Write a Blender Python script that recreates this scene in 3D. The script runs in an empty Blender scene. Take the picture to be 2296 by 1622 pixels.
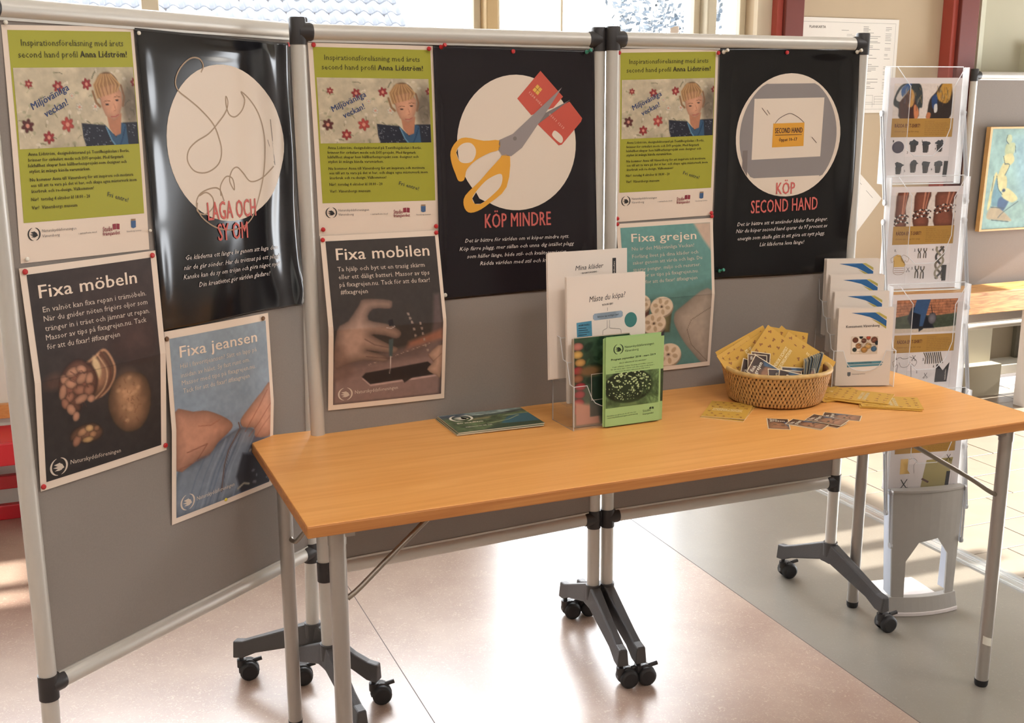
import bpy, bmesh, math, random
import numpy as np
from mathutils import Vector, Matrix
random.seed(7); RNG = np.random.RandomState(11)
SC = bpy.context.scene
COL = SC.collection
PI = math.pi
# ------------------------------------------------------------------ camera
CAMH = 1.463
_p, _r = .2278, -.0019
_fw = Vector((0, math.cos(_p), -math.sin(_p)))
_ri = Vector((1, 0, 0)) * math.cos(_r) + Vector((0, math.sin(_p), math.cos(_p))) * math.sin(_r)
_up = _ri.cross(_fw)
cd = bpy.data.cameras.new('camera')
cam = bpy.data.objects.new('camera', cd)
COL.objects.link(cam)
cd.sensor_width = 36.0
cd.lens = 2495.4 / 2296 * 36.0
cd.clip_start = .05
cd.clip_end = 200
cam.matrix_basis = Matrix(((_ri.x, _up.x, -_fw.x, 0), (_ri.y, _up.y, -_fw.y, 0), (_ri.z, _up.z, -_fw.z, CAMH), (0, 0, 0, 1)))
SC.camera = cam
# ------------------------------------------------------------------ room frame
PSI = .39
RM = Matrix.Rotation(PSI, 4, 'Z')          # room axes: X along the window wall, Y towards it
def rp(X, Y, z=0.0):
    return RM @ Vector((X, Y, z))
# ------------------------------------------------------------------ world, sun, fill lamps, exposure
w = bpy.data.worlds.new('daylight')
SC.world = w
w.use_nodes = True
bg = w.node_tree.nodes['Background']
bg.inputs['Color'].default_value = (.93, .96, 1.0, 1)
bg.inputs['Strength'].default_value = 12.0
SUNDIR = RM.to_3x3() @ Vector((-1, .04, -.45))
sl = bpy.data.lights.new('sun', 'SUN'); sl.energy = 25; sl.angle = .009; sl.color = (1, .95, .87)
so = bpy.data.objects.new('sun', sl); COL.objects.link(so)
so.rotation_euler = SUNDIR.to_track_quat('-Z', 'Y').to_euler()
FILL_LAMPS = [(-1.2, .2), (1.2, .2), (-1.2, -1.8), (1.2, -1.8), (3.6, .6)]  # unseen lamps added as fill for the sides facing the camera
for i, (X, Y) in enumerate(FILL_LAMPS):
    al = bpy.data.lights.new('fill_lamp_light', 'AREA'); al.shape = 'RECTANGLE'; al.size = 1.2; al.size_y = .6
    al.energy = (21, 21, 21, 21, 46)[i]; al.color = (1, .965, .95)
    ao = bpy.data.objects.new('fill_lamp_light', al); COL.objects.link(ao)
    ao.location = rp(X, Y, 3.30); ao.rotation_euler = (0, 0, PSI)
SC.view_settings.view_transform = 'Standard'
SC.view_settings.look = 'None'
SC.view_settings.exposure = 0.0
SC.view_settings.gamma = 1.0
SC.view_settings.use_curve_mapping = False
try:
    SC.cycles.max_bounces = 8; SC.cycles.transparent_max_bounces = 24; SC.cycles.diffuse_bounces = 4
    SC.cycles.use_denoising = True
    SC.cycles.sample_clamp_indirect = 6
except Exception:
    pass
# ------------------------------------------------------------------ materials
def lin(c):
    return tuple(((v / 12.92) if v <= .04045 else ((v + .055) / 1.055) ** 2.4) for v in c)
def rgb(r, g, b):
    return lin((r / 255., g / 255., b / 255.))
MATS = {}
def mat(name, col, rough=.5, metal=0, spec=.5, noise=0, nscale=8, bump=0, bscale=60, emit=None, estr=0, coat=0):
    if name in MATS: return MATS[name]
    m = bpy.data.materials.new(name); m.use_nodes = True
    nt = m.node_tree; b = nt.nodes['Principled BSDF']
    b.inputs['Base Color'].default_value = (*col, 1)
    b.inputs['Roughness'].default_value = rough
    b.inputs['Metallic'].default_value = metal
    b.inputs['Specular IOR Level'].default_value = spec
    b.inputs['Coat Weight'].default_value = coat
    tc = nt.nodes.new('ShaderNodeTexCoord')
    if noise:
        n = nt.nodes.new('ShaderNodeTexNoise'); n.inputs['Scale'].default_value = nscale; n.inputs['Detail'].default_value = 6
        nt.links.new(tc.outputs['Object'], n.inputs['Vector'])
        mx = nt.nodes.new('ShaderNodeMixRGB'); mx.blend_type = 'MULTIPLY'; mx.inputs['Fac'].default_value = 1
        cr = nt.nodes.new('ShaderNodeValToRGB')
        cr.color_ramp.elements[0].position = .3; cr.color_ramp.elements[1].position = .7
        v = 1 - noise
        cr.color_ramp.elements[0].color = (v, v, v, 1); cr.color_ramp.elements[1].color = (1, 1, 1, 1)
        nt.links.new(n.outputs['Fac'], cr.inputs['Fac'])
        mx.inputs['Color1'].default_value = (*col, 1)
        nt.links.new(cr.outputs['Color'], mx.inputs['Color2'])
        nt.links.new(mx.outputs['Color'], b.inputs['Base Color'])
    if bump:
        n2 = nt.nodes.new('ShaderNodeTexNoise'); n2.inputs['Scale'].default_value = bscale; n2.inputs['Detail'].default_value = 3
        nt.links.new(tc.outputs['Object'], n2.inputs['Vector'])
        bp = nt.nodes.new('ShaderNodeBump'); bp.inputs['Strength'].default_value = bump; bp.inputs['Distance'].default_value = .002
        nt.links.new(n2.outputs['Fac'], bp.inputs['Height']); nt.links.new(bp.outputs['Normal'], b.inputs['Normal'])
    if emit:
        b.inputs['Emission Color'].default_value = (*emit, 1); b.inputs['Emission Strength'].default_value = estr
    MATS[name] = m
    return m
def wood(name, c1, c2, scale, rough, stretch=(1, 12, 12), spec=.5, rot=0.0, dist=3, coat=0):
    if name in MATS: return MATS[name]
    m = bpy.data.materials.new(name); m.use_nodes = True
    nt = m.node_tree; b = nt.nodes['Principled BSDF']
    tc = nt.nodes.new('ShaderNodeTexCoord'); mp = nt.nodes.new('ShaderNodeMapping')
    mp.inputs['Scale'].default_value = stretch; mp.inputs['Rotation'].default_value = (0, 0, rot)
    nt.links.new(tc.outputs['Object'], mp.inputs['Vector'])
    n = nt.nodes.new('ShaderNodeTexNoise'); n.inputs['Scale'].default_value = scale; n.inputs['Detail'].default_value = 5; n.inputs['Distortion'].default_value = dist
    nt.links.new(mp.outputs['Vector'], n.inputs['Vector'])
    cr = nt.nodes.new('ShaderNodeValToRGB')
    cr.color_ramp.elements[0].position = .32; cr.color_ramp.elements[1].position = .68
    cr.color_ramp.elements[0].color = (*c2, 1); cr.color_ramp.elements[1].color = (*c1, 1)
    nt.links.new(n.outputs['Fac'], cr.inputs['Fac']); nt.links.new(cr.outputs['Color'], b.inputs['Base Color'])
    b.inputs['Roughness'].default_value = rough; b.inputs['Specular IOR Level'].default_value = spec; b.inputs['Coat Weight'].default_value = coat; b.inputs['Coat Roughness'].default_value = .25
    MATS[name] = m
    return m
def acrylic():
    if 'acrylic' in MATS: return MATS['acrylic']
    m = bpy.data.materials.new('acrylic'); m.use_nodes = True
    nt = m.node_tree; nt.nodes.clear()
    out = nt.nodes.new('ShaderNodeOutputMaterial')
    tr = nt.nodes.new('ShaderNodeBsdfTransparent'); tr.inputs['Color'].default_value = (.975, .98, .98, 1)
    gl = nt.nodes.new('ShaderNodeBsdfGlossy'); gl.inputs['Roughness'].default_value = .06
    df = nt.nodes.new('ShaderNodeBsdfDiffuse'); df.inputs['Color'].default_value = (.9, .92, .95, 1)
    fr = nt.nodes.new('ShaderNodeFresnel'); fr.inputs['IOR'].default_value = 1.3
    m1 = nt.nodes.new('ShaderNodeMixShader'); m2 = nt.nodes.new('ShaderNodeMixShader')
    ge = nt.nodes.new('ShaderNodeNewGeometry'); mu = nt.nodes.new('ShaderNodeMath'); mu.operation = 'SUBTRACT'; mu.inputs[0].default_value = 1; m9 = nt.nodes.new('ShaderNodeMath'); m9.operation = 'MULTIPLY'
    nt.links.new(ge.outputs['Backfacing'], mu.inputs[1]); nt.links.new(mu.outputs[0], m9.inputs[0]); nt.links.new(fr.outputs['Fac'], m9.inputs[1])
    nt.links.new(m9.outputs[0], m1.inputs['Fac']); nt.links.new(tr.outputs[0], m1.inputs[1]); nt.links.new(gl.outputs[0], m1.inputs[2])
    m2.inputs['Fac'].default_value = .025
    nt.links.new(m1.outputs[0], m2.inputs[1]); nt.links.new(df.outputs[0], m2.inputs[2])
    nt.links.new(m2.outputs[0], out.inputs['Surface'])
    MATS['acrylic'] = m
    return m
def acrylic_lit(name, dif, trn):  # acrylic with white mixed in, for parts that catch the light
    m = acrylic().copy(); m.name = name; MATS[name] = m; nt = m.node_tree
    out = [n for n in nt.nodes if n.type == 'OUTPUT_MATERIAL'][0]; src = out.inputs[0].links[0].from_socket
    d = nt.nodes.new('ShaderNodeBsdfDiffuse'); d.inputs['Color'].default_value = (.95, .96, .98, 1); t = nt.nodes.new('ShaderNodeBsdfTranslucent'); t.inputs['Color'].default_value = (.95, .96, .98, 1)
    a = nt.nodes.new('ShaderNodeMixShader'); a.inputs[0].default_value = .6; nt.links.new(d.outputs[0], a.inputs[1]); nt.links.new(t.outputs[0], a.inputs[2])
    b = nt.nodes.new('ShaderNodeMixShader'); b.inputs[0].default_value = dif; nt.links.new(src, b.inputs[1]); nt.links.new(a.outputs[0], b.inputs[2]); nt.links.new(b.outputs[0], out.inputs[0])
    return m
def print_mat(name, rough=.5, spec=.5):
    if name in MATS: return MATS[name]
    m = bpy.data.materials.new(name); m.use_nodes = True
    nt = m.node_tree; b = nt.nodes['Principled BSDF']
    at = nt.nodes.new('ShaderNodeAttribute'); at.attribute_name = 'ink'
    nt.links.new(at.outputs['Color'], b.inputs['Base Color'])
    b.inputs['Roughness'].default_value = rough; b.inputs['Specular IOR Level'].default_value = spec
    MATS[name] = m
    return m
# ------------------------------------------------------------------ mesh builder
class MB:
    def __init__(s, M=None):
        s.v = []; s.f = []; s.sm = []; s.M = M
        s.fn = None
    def _add(s, vs, fs, smooth=False):
        o = len(s.v)
        for p in vs:
            p = Vector(p)
            if s.fn: p = Vector(s.fn(p))
            if s.M is not None: p = s.M @ p
            s.v.append(p)
        for f in fs:
            s.f.append([i + o for i in f]); s.sm.append(smooth)
        return s
    def box(s, x0, x1, y0, y1, z0, z1):
        v = [(x, y, z) for z in (z0, z1) for y in (y0, y1) for x in (x0, x1)]
        return s._add(v, [(0, 2, 3, 1), (4, 5, 7, 6), (0, 1, 5, 4), (2, 6, 7, 3), (0, 4, 6, 2), (1, 3, 7, 5)])
    def hexa(s, v):
        return s._add(v, [(0, 3, 2, 1), (4, 5, 6, 7), (0, 1, 5, 4), (1, 2, 6, 5), (2, 3, 7, 6), (3, 0, 4, 7)])
    def tube(s, pts, r, n=12, caps=True, r2=None, closed=False):
        pts = [Vector(p) for p in pts]; m = len(pts)
        rs = r if isinstance(r, (list, tuple)) else [r] * m
        vs = []; up = None
        for i, p in enumerate(pts):
            if closed: d = pts[(i + 1) % m] - pts[i - 1]
            elif i == 0: d = pts[1] - p
            elif i == m - 1: d = p - pts[i - 1]
            else: d = (pts[i + 1] - p).normalized() + (p - pts[i - 1]).normalized()
            d.normalize()
            if up is None:
                a = Vector((0, 0, 1)) if abs(d.z) < .9 else Vector((1, 0, 0))
                up = (a - d * a.dot(d)).normalized()
            else:
                up = (up - d * up.dot(d))
                if up.length < 1e-6: up = d.orthogonal()
                up.normalize()
            sd = d.cross(up)
            for k in range(n):
                t = 2 * PI * k / n
                vs.append(p + (up * math.cos(t) + sd * math.sin(t) * (r2 or 1)) * rs[i])
        fs = []
        for i in range(m if closed else m - 1):
            j = (i + 1) % m
            for k in range(n):
                fs.append((i * n + k, i * n + (k + 1) % n, j * n + (k + 1) % n, j * n + k))
        s._add(vs, fs, True)
        if caps and not closed:
            s._add(vs[:n], [tuple(range(n))]); s._add(vs[-n:], [tuple(range(n))[::-1]])
        return s
    def cyl(s, p0, p1, r, n=20):
        return s.tube([p0, p1], r, n)
    def lathe(s, prof, n=32, c=(0, 0, 0), jit=None):
        vs = []
        for (r, z) in prof:
            for k in range(n):
                t = 2 * PI * k / n
                vs.append((c[0] + r * math.cos(t), c[1] + r * math.sin(t), c[2] + z))
        fs = [(i * n + k, i * n + (k + 1) % n, (i + 1) * n + (k + 1) % n, (i + 1) * n + k) for i in range(len(prof) - 1) for k in range(n)]
        return s._add(vs, fs, True)
    def prism(s, poly, z0, z1, axis='z'):
        n = len(poly)
        def P(a, b, h):
            return (a, b, h) if axis == 'z' else ((a, h, b) if axis == 'y' else (h, a, b))
        vs = [P(a, b, z0) for a, b in poly] + [P(a, b, z1) for a, b in poly]
        fs = [tuple(range(n))[::-1], tuple(range(n, 2 * n))] + [(i, (i + 1) % n, n + (i + 1) % n, n + i) for i in range(n)]
        return s._add(vs, fs)
    def build(s, name, m, root=None, bevel=0, seg=2, label=None):
        me = bpy.data.meshes.new(name)
        vs = s.v
        if root is not None:
            inv = ROOTM[root.name].inverted()
            vs = [inv @ p for p in vs]
        me.from_pydata([tuple(p) for p in vs], [], s.f)
        me.polygons.foreach_set('use_smooth', s.sm)
        bm = bmesh.new(); bm.from_mesh(me)
        bmesh.ops.recalc_face_normals(bm, faces=bm.faces)
        bm.to_mesh(me); bm.free()
        me.update()
        me.materials.append(m)
        o = bpy.data.objects.new(name, me); COL.objects.link(o)
        if root is not None: o.parent = root
        if root is not None: ROOTM[o.name] = ROOTM[root.name]
        if bevel:
            bv = o.modifiers.new('bevel', 'BEVEL'); bv.width = bevel; bv.segments = seg; bv.limit_method = 'ANGLE'
        if label: o['label'] = label
        return o
ROOTM = {}
def thing(name, label, cat, M, group=None):
    o = bpy.data.objects.new(name, None); COL.objects.link(o)
    o.empty_display_size = .1
    o.matrix_basis = M; ROOTM[o.name] = M.copy()
    o['label'] = label; o['category'] = cat
    if group: o['group'] = group
    return o
def solo(o, label, cat, group=None):
    o['label'] = label; o['category'] = cat
    if group: o['group'] = group
    return o
def place(o, parent, M):
    o.parent = parent; o.matrix_basis = ROOTM[parent.name].inverted() @ M
def struct(o):
    o['kind'] = 'structure'; return o
def TR(loc, rz=0.0, rx=0.0, ry=0.0):
    return Matrix.Translation(Vector(loc)) @ Matrix.Rotation(rz, 4, 'Z') @ Matrix.Rotation(ry, 4, 'Y') @ Matrix.Rotation(rx, 4, 'X')
def dup(root, M, label=None, group=None, name=None):
    r = root.copy(); COL.objects.link(r); r.matrix_basis = M; ROOTM[r.name] = M.copy()
    if label: r['label'] = label
    if group: r['group'] = group
    for ch in list(root.children):
        c = ch.copy(); COL.objects.link(c); c.parent = r
        for g in list(ch.children):
            d = g.copy(); COL.objects.link(d); d.parent = c
    return r
# a thing that is a single mesh: origin at its base
def lone(mb, name, m, M, label, cat, group=None, bevel=0):
    t = MB(); t.v = [M.inverted() @ p for p in mb.v]; t.f = mb.f; t.sm = mb.sm
    o = t.build(name, m, None, bevel)
    o.matrix_basis = M
    ROOTM[o.name] = M.copy()
    return solo(o, label, cat, group)
# ------------------------------------------------------------------ text as flat print
_tc = {}
def text_geo(txt, bold=False, shear=0.0, res=2):
    key = (txt, bold, shear, res)
    if key in _tc: return _tc[key]
    cu = bpy.data.curves.new('t', 'FONT'); cu.body = txt; cu.size = 1; cu.resolution_u = res
    cu.shear = shear; cu.fill_mode = 'FRONT'
    if bold: cu.space_character = 1.06 if bold is True or bold == 1 else 1.03
    ob = bpy.data.objects.new('t', cu); COL.objects.link(ob)
    dg = bpy.context.evaluated_depsgraph_get(); dg.update()
    me = ob.evaluated_get(dg).to_mesh()
    n = len(me.vertices)
    co = np.empty(n * 3); me.vertices.foreach_get('co', co); co = co.reshape(-1, 3)[:, :2].copy()
    fs = [tuple(p.vertices) for p in me.polygons]
    NG = n
    if bold and n:      # heavier strokes: the glyphs laid down twice more, a hair apart
        e = .022 if bold is True or bold == 1 else .010
        base = co.copy(); b0 = list(fs)
        for q, (ex, ey) in enumerate(((e, 0), (e * 2, 0), (e, e * .4))):
            co = np.concatenate([co, base + [ex, ey]]); fs += [tuple(i + n * (q + 1) for i in f) for f in b0]
    ob.evaluated_get(dg).to_mesh_clear()
    bpy.data.objects.remove(ob); bpy.data.curves.remove(cu)
    _tc[key] = (co, fs, NG)
    return _tc[key]
CAP = None
def caph():
    global CAP
    if CAP is None:
        co, _, _n = text_geo('H'); CAP = float(co[:, 1].max() - co[:, 1].min())
    return CAP
def add_text(mb, txt, x0, y0, x1, y1, h, bold=False, shear=0.0, fn=None, res=2):
    """baseline from (x0,y0) to (x1,y1) in sheet coordinates (mm, y down), capital height h; fn maps (x, y) to a point"""
    co, fs, ng = text_geo(txt, bold, shear, res)
    if not len(co): return
    mn, mx = co[:, 0].min(), co[:, 0].max()
    L = math.hypot(x1 - x0, y1 - y0); dx, dy = (x1 - x0) / L, (y1 - y0) / L
    sx = L / (mx - mn); sy = h / caph()
    vs = []
    p0, p1, p2 = Vector(fn(x0, y0)), Vector(fn(x0 + 1, y0)), Vector(fn(x0, y0 + 1)); nr = (p1 - p0).cross(p0 - p2).normalized()
    for i, (a, b) in enumerate(co):
        u = (a - mn) * sx; v = b * sy
        vs.append(Vector(fn(x0 + dx * u + dy * v, y0 + dy * u - dx * v)) + nr * (i // ng) * .00006)
    mb._add(vs, fs)
# ================================================================== THE ROOM
def lino(name, c1, c2, c3, rough):
    m = bpy.data.materials.new(name); m.use_nodes = True; nt = m.node_tree; b = nt.nodes['Principled BSDF']
    tc = nt.nodes.new('ShaderNodeTexCoord')
    n = nt.nodes.new('ShaderNodeTexNoise'); n.inputs['Scale'].default_value = 3.2; n.inputs['Detail'].default_value = 8; n.inputs['Roughness'].default_value = .62
    n2 = nt.nodes.new('ShaderNodeTexNoise'); n2.inputs['Scale'].default_value = 85; n2.inputs['Detail'].default_value = 4; n2.inputs['Distortion'].default_value = 2.5
    n3 = nt.nodes.new('ShaderNodeTexNoise'); n3.inputs['Scale'].default_value = 1.1; n3.inputs['Detail'].default_value = 2
    for q in (n, n2, n3): nt.links.new(tc.outputs['Object'], q.inputs['Vector'])
    cr = nt.nodes.new('ShaderNodeValToRGB'); cr.color_ramp.elements[0].position = .35; cr.color_ramp.elements[1].position = .65
    cr.color_ramp.elements[0].color = (*c1, 1); cr.color_ramp.elements[1].color = (*c2, 1)
    nt.links.new(n.outputs['Fac'], cr.inputs['Fac'])
    cr2 = nt.nodes.new('ShaderNodeValToRGB'); cr2.color_ramp.elements[0].position = .56; cr2.color_ramp.elements[1].position = .7
    cr2.color_ramp.elements[0].color = (0, 0, 0, 1); cr2.color_ramp.elements[1].color = (.85, .85, .85, 1)
    nt.links.new(n2.outputs['Fac'], cr2.inputs['Fac'])
    mx = nt.nodes.new('ShaderNodeMixRGB'); nt.links.new(cr2.outputs['Color'], mx.inputs['Fac']); nt.links.new(cr.outputs['Color'], mx.inputs['Color1']); mx.inputs['Color2'].default_value = (*c3, 1)
    nt.links.new(mx.outputs['Color'], b.inputs['Base Color'])
    mr = nt.nodes.new('ShaderNodeMapRange'); mr.inputs['To Min'].default_value = rough - .05; mr.inputs['To Max'].default_value = rough + .07
    nt.links.new(n3.outputs['Fac'], mr.inputs['Value']); nt.links.new(mr.outputs['Result'], b.inputs['Roughness'])
    b.inputs['Specular IOR Level'].default_value = 1.0
    bp = nt.nodes.new('ShaderNodeBump'); bp.inputs['Strength'].default_value = .12; bp.inputs['Distance'].default_value = .001
    nt.links.new(n2.outputs['Fac'], bp.inputs['Height']); nt.links.new(bp.outputs['Normal'], b.inputs['Normal'])
    return m
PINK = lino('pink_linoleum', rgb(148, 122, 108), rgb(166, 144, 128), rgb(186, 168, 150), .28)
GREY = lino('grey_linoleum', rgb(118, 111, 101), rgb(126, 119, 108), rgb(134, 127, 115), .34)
YB = 4.3
def rbox(X0, X1, Y0, Y1, z0, z1): return MB(RM).box(X0, X1, Y0, Y1, z0, z1)
XL, XR, YF, ZC = -4.2, 6.2, -3.4, 3.4
fl = rbox(XL, XR, YF, YB + .4, -.12, -.004).build('floor', mat('subfloor', rgb(120, 112, 104), .7)); struct(fl)
def fpart(mb, name, m, bevel=0): return mb.build(name, m, fl, bevel)
ROOTM[fl.name] = Matrix.Identity(4)
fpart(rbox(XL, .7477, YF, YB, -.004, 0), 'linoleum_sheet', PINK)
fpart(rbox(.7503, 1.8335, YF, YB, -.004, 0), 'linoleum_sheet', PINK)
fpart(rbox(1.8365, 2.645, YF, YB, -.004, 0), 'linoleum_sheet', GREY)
fpart(rbox(.7477, .7503, YF, YB, -.004, -.0006), 'seam', mat('seam', rgb(96, 84, 84), .7))
fpart(rbox(1.8335, 1.8365, YF, YB, -.004, -.0006), 'seam', MATS['seam'])
ALU = mat('aluminium', rgb(196, 196, 194), .33, .75)
tk = rbox(2.645, 2.655, YF, YB, -.004, .004); tk.M = RM
for a, b, zt in ((2.655, 2.672, .006), (2.680, 2.686, .003), (2.694, 2.700, .003), (2.708, 2.722, .006)): tk.box(a, b, YF, YB, -.004, zt)
tk.box(2.655, 2.722, YF, YB, -.004, .0012)
fpart(tk, 'threshold_track', ALU)
TILE = mat('floor_tile', rgb(144, 132, 117), .45, noise=.12, nscale=9)
proto = None
fpart(rbox(2.722, XR, YF, YB + .4, -.0042, -.002), 'grout', mat('grout', rgb(78, 64, 50), .8))
TW, TH = .31, .2033
j = 0; Y = 3.0205 - 8 * TH
while Y < YB:
    X = 2.722 - (TW * .5 if j % 2 else TW * .05)
    while X < 5.4:
        x0, x1 = max(X, 2.7222), X + TW
        if x1 - x0 > .03:
            full = x0 == X
            if full and proto is not None:
                c = proto.copy(); COL.objects.link(c)
            else:
                mb = MB(); mb.box(.002, x1 - x0 - .002, .002, TH - .002, -.004, 0)
                c = mb.build('floor_tile', TILE)
                bv = c.modifiers.new('b', 'BEVEL'); bv.width = .0012; bv.segments = 1
                if full: proto = c
            place(c, fl, RM @ Matrix.Translation((x0, Y, random.uniform(-.0004, .0004))))
        X += TW
    Y += TH; j += 1
# walls
WALLW = mat('wall_white', rgb(214, 208, 196), .8, noise=.04, nscale=3)
WALLP = mat('wall_sand', rgb(194, 174, 146), .85, noise=.05, nscale=4)
WALLG = mat('wall_green_grey', rgb(186, 180, 156), .85, noise=.05, nscale=4)
REDP = mat('oxide_red_paint', rgb(116, 54, 46), .5, noise=.06, nscale=5)
CREAM = mat('cream_trim', rgb(208, 194, 170), .6)
wb = rbox(XL, 1.679, YB, YB + .25, 0, .92)
wb.box(XL, 6.2, YB, YB + .25, 3.05, ZC)
wb.box(XL, -3.6, YB, YB + .25, .92, 3.05)
wbo = wb.build('wall_back', WALLW); struct(wbo)
ROOTM[wbo.name] = Matrix.Identity(4)
wr = rbox(2.914, 4.42, YB, YB + .25, 0, 3.05); wr.box(4.42, XR, YB, YB + .25, 1.2, 3.05); wr.box(4.98, XR, YB, YB + .25, 0, 1.2)
wr.build('wall_panel', WALLP, wbo)
rbox(4.176, XR, YB - .006, YB, 1.2, 3.05).build('wall_panel', WALLG, wbo)
rbox(2.914, 2.988, YB - .03, YB, 0, 3.05).build('cream_strip', CREAM, wbo)
rbox(4.104, 4.150, YB - .03, YB, 0, 3.05).build('cream_strip', CREAM, wbo)
rbox(4.150, 4.178, YB - .055, YB, 0, 3.05).build('cream_strip', mat('pale_trim', rgb(206, 204, 180), .6), wbo)
rbox(4.178, 4.42, YB - .05, YB, 0, 1.2).build('wall_panel', mat('pale_wall_low', rgb(186, 180, 160), .8), wbo)
rbox(4.05, 4.43, YB - .12, YB - .05, 0, .16).build('plinth', mat('plinth', rgb(168, 160, 140), .8), wbo)
for a, b in ((2.988, 3.115), (3.966, 4.104)):
    pl = rbox(a + .03, b, YB - .09, YB, 0, 3.05); o = pl.build('trim_1' if a < 3.5 else 'trim_2', REDP, bevel=.004); struct(o)
    ROOTM[o.name] = Matrix.Identity(4)
    rbox(a, a + .03, YB - .07, YB, 0, 3.05).build('edge_strip', mat('light_red', rgb(168, 72, 60), .5), o, bevel=.003)
# grey door in the recess low behind the pinned-up board
dr = rbox(4.42, 4.98, YB + .12, YB + .16, .12, 1.2).build('door_1', mat('door_grey', rgb(164, 152, 136), .6)); struct(dr); ROOTM[dr.name] = Matrix.Identity(4)
rbox(4.42, 4.46, YB + .02, YB + .12, .12, 1.2).build('door_frame', mat('frame_grey', rgb(150, 146, 132), .5), dr, bevel=.003)
rbox(4.47, 4.53, YB + .09, YB + .12, .12, 1.2).build('door_stile', mat('stile_grey', rgb(104, 100, 90), .5), dr, bevel=.003)
rbox(4.74, 4.80, YB + .09, YB + .12, .12, 1.2).build('door_stile', MATS['stile_grey'], dr, bevel=.003)
rbox(4.42, 4.98, YB - .02, YB + .14, .07, .12).build('door_sill', mat('sill_white', rgb(216, 212, 204), .5), dr, bevel=.003)
# windows: a low-silled one to the left, full height glazing to the right
WFR = mat('window_wood', rgb(198, 170, 124), .5); WFW = mat('window_white', rgb(214, 202, 176), .5)
GL = bpy.data.materials.new('window_glass'); GL.use_nodes = True
nt = GL.node_tree; nt.nodes.clear(); _o = nt.nodes.new('ShaderNodeOutputMaterial'); _t = nt.nodes.new('ShaderNodeBsdfTransparent'); _g = nt.nodes.new('ShaderNodeBsdfGlossy'); _g.inputs['Roughness'].default_value = .01
_f = nt.nodes.new('ShaderNodeFresnel'); _f.inputs['IOR'].default_value = 1.2; _m = nt.nodes.new('ShaderNodeMixShader')
nt.links.new(_f.outputs[0], _m.inputs[0]); nt.links.new(_t.outputs[0], _m.inputs[1]); nt.links.new(_g.outputs[0], _m.inputs[2]); nt.links.new(_m.outputs[0], _o.inputs[0])
def window(name, X0, X1, z0, z1, bars, fm):
    f = rbox(X0, X1, YB + .06, YB + .12, z0, z0 + .06); f.box(X0, X1, YB + .06, YB + .12, z1 - .06, z1)
    f.box(X0, X0 + .03, YB + .06, YB + .12, z0 + .06, z1 - .06); f.box(X1 - .03, X1, YB + .06, YB + .12, z0 + .06, z1 - .06)
    o = f.build(name, fm, bevel=.004); struct(o); ROOTM[o.name] = Matrix.Identity(4)
    for (a, b, m) in bars: rbox(a, b, YB + .05, YB + .13, z0 + .06, z1 - .06).build('mullion', m, o, bevel=.004)
    rbox(X0 + .03, X1 - .03, YB + .085, YB + .09, z0 + .06, z1 - .06).build('pane', GL, o)
    return o
window('window_1', -3.6, 1.66, .92, 3.05, [(-2.3, -2.24, WFW), (-.95, -.89, WFW), (.36, .42, WFW)], WFW)
st = rbox(1.66, 1.713, YB + .0, YB + .2, 0, 3.05).build('trim_3', WFR, bevel=.006); struct(st)
window('window_2', 1.713, 2.68, .03, 3.05, [(2.010, 2.020, mat('bar_cream', rgb(226, 214, 190), .5))], WFW)
st = rbox(2.680, 2.727, YB + .0, YB + .2, 0, 3.05).build('trim_4', mat('post_cream', rgb(200, 190, 166), .5), bevel=.006); struct(st)
window('window_3', 2.727, 2.914, .03, 3.05, [], WFW)
rbox(XL, 1.66, YB - .1, YB + .06, .92, .95).build('window_sill', WFW, wbo, bevel=.004)
# the other walls and the ceiling
wrt = MB(RM)
XO = XR; D = .2
def wallx(y0, y1, z0, z1): wrt.box(XO, XO + D, y0, y1, z0, z1)
# unseen right wall; opening, notches and high slots shaped to throw the sun patches
wallx(YF, 1.6, 0, ZC)
wallx(4.22, YB + .25, 0, ZC)
wallx(1.6, 4.22, 1.88, 2.86)
for a_, b_ in ((1.6, 2.30), (2.40, 2.50), (2.62, 2.68), (2.80, 4.22)): wallx(a_, b_, 1.62, 1.88)
wallx(1.6, 4.22, 3.2, ZC)
wallx(1.6, 3.16, 2.86, 3.2); wallx(3.27, 3.33, 2.86, 3.2); wallx(3.52, 4.22, 2.86, 3.2)
struct(wrt.build('wall_right', WALLW))
struct(rbox(XL - .2, XL, YF, YB + .25, 0, ZC).build('wall_left', WALLW))
struct(rbox(XL, XR, YF - .2, YF, 0, ZC).build('wall_front', mat('wall_front_white', rgb(206, 202, 194), .8)))
struct(rbox(XL, XR, YF, YB + .25, ZC, ZC + .1).build('ceiling', mat('ceiling_white', rgb(228, 224, 216), .9)))
for i, (X, Y) in enumerate(FILL_LAMPS):  # made-up housings for the added fill lamps
    t = thing('fill_lamp', 'added unseen white fill lamp panel, ' + ['over the left of the room', 'over the middle of the room', 'at the back left of the room', 'at the back middle of the room', 'over the tiled floor'][i], 'lamp', TR(rp(X, Y, 3.32), PSI))
    mb = MB(TR(rp(X, Y, 0), PSI)); mb.box(-.63, .63, -.33, .33, 3.33, ZC - .001); mb.build('housing', mat('fill_lamp_white', rgb(230, 230, 226), .5), t, bevel=.004)
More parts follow.
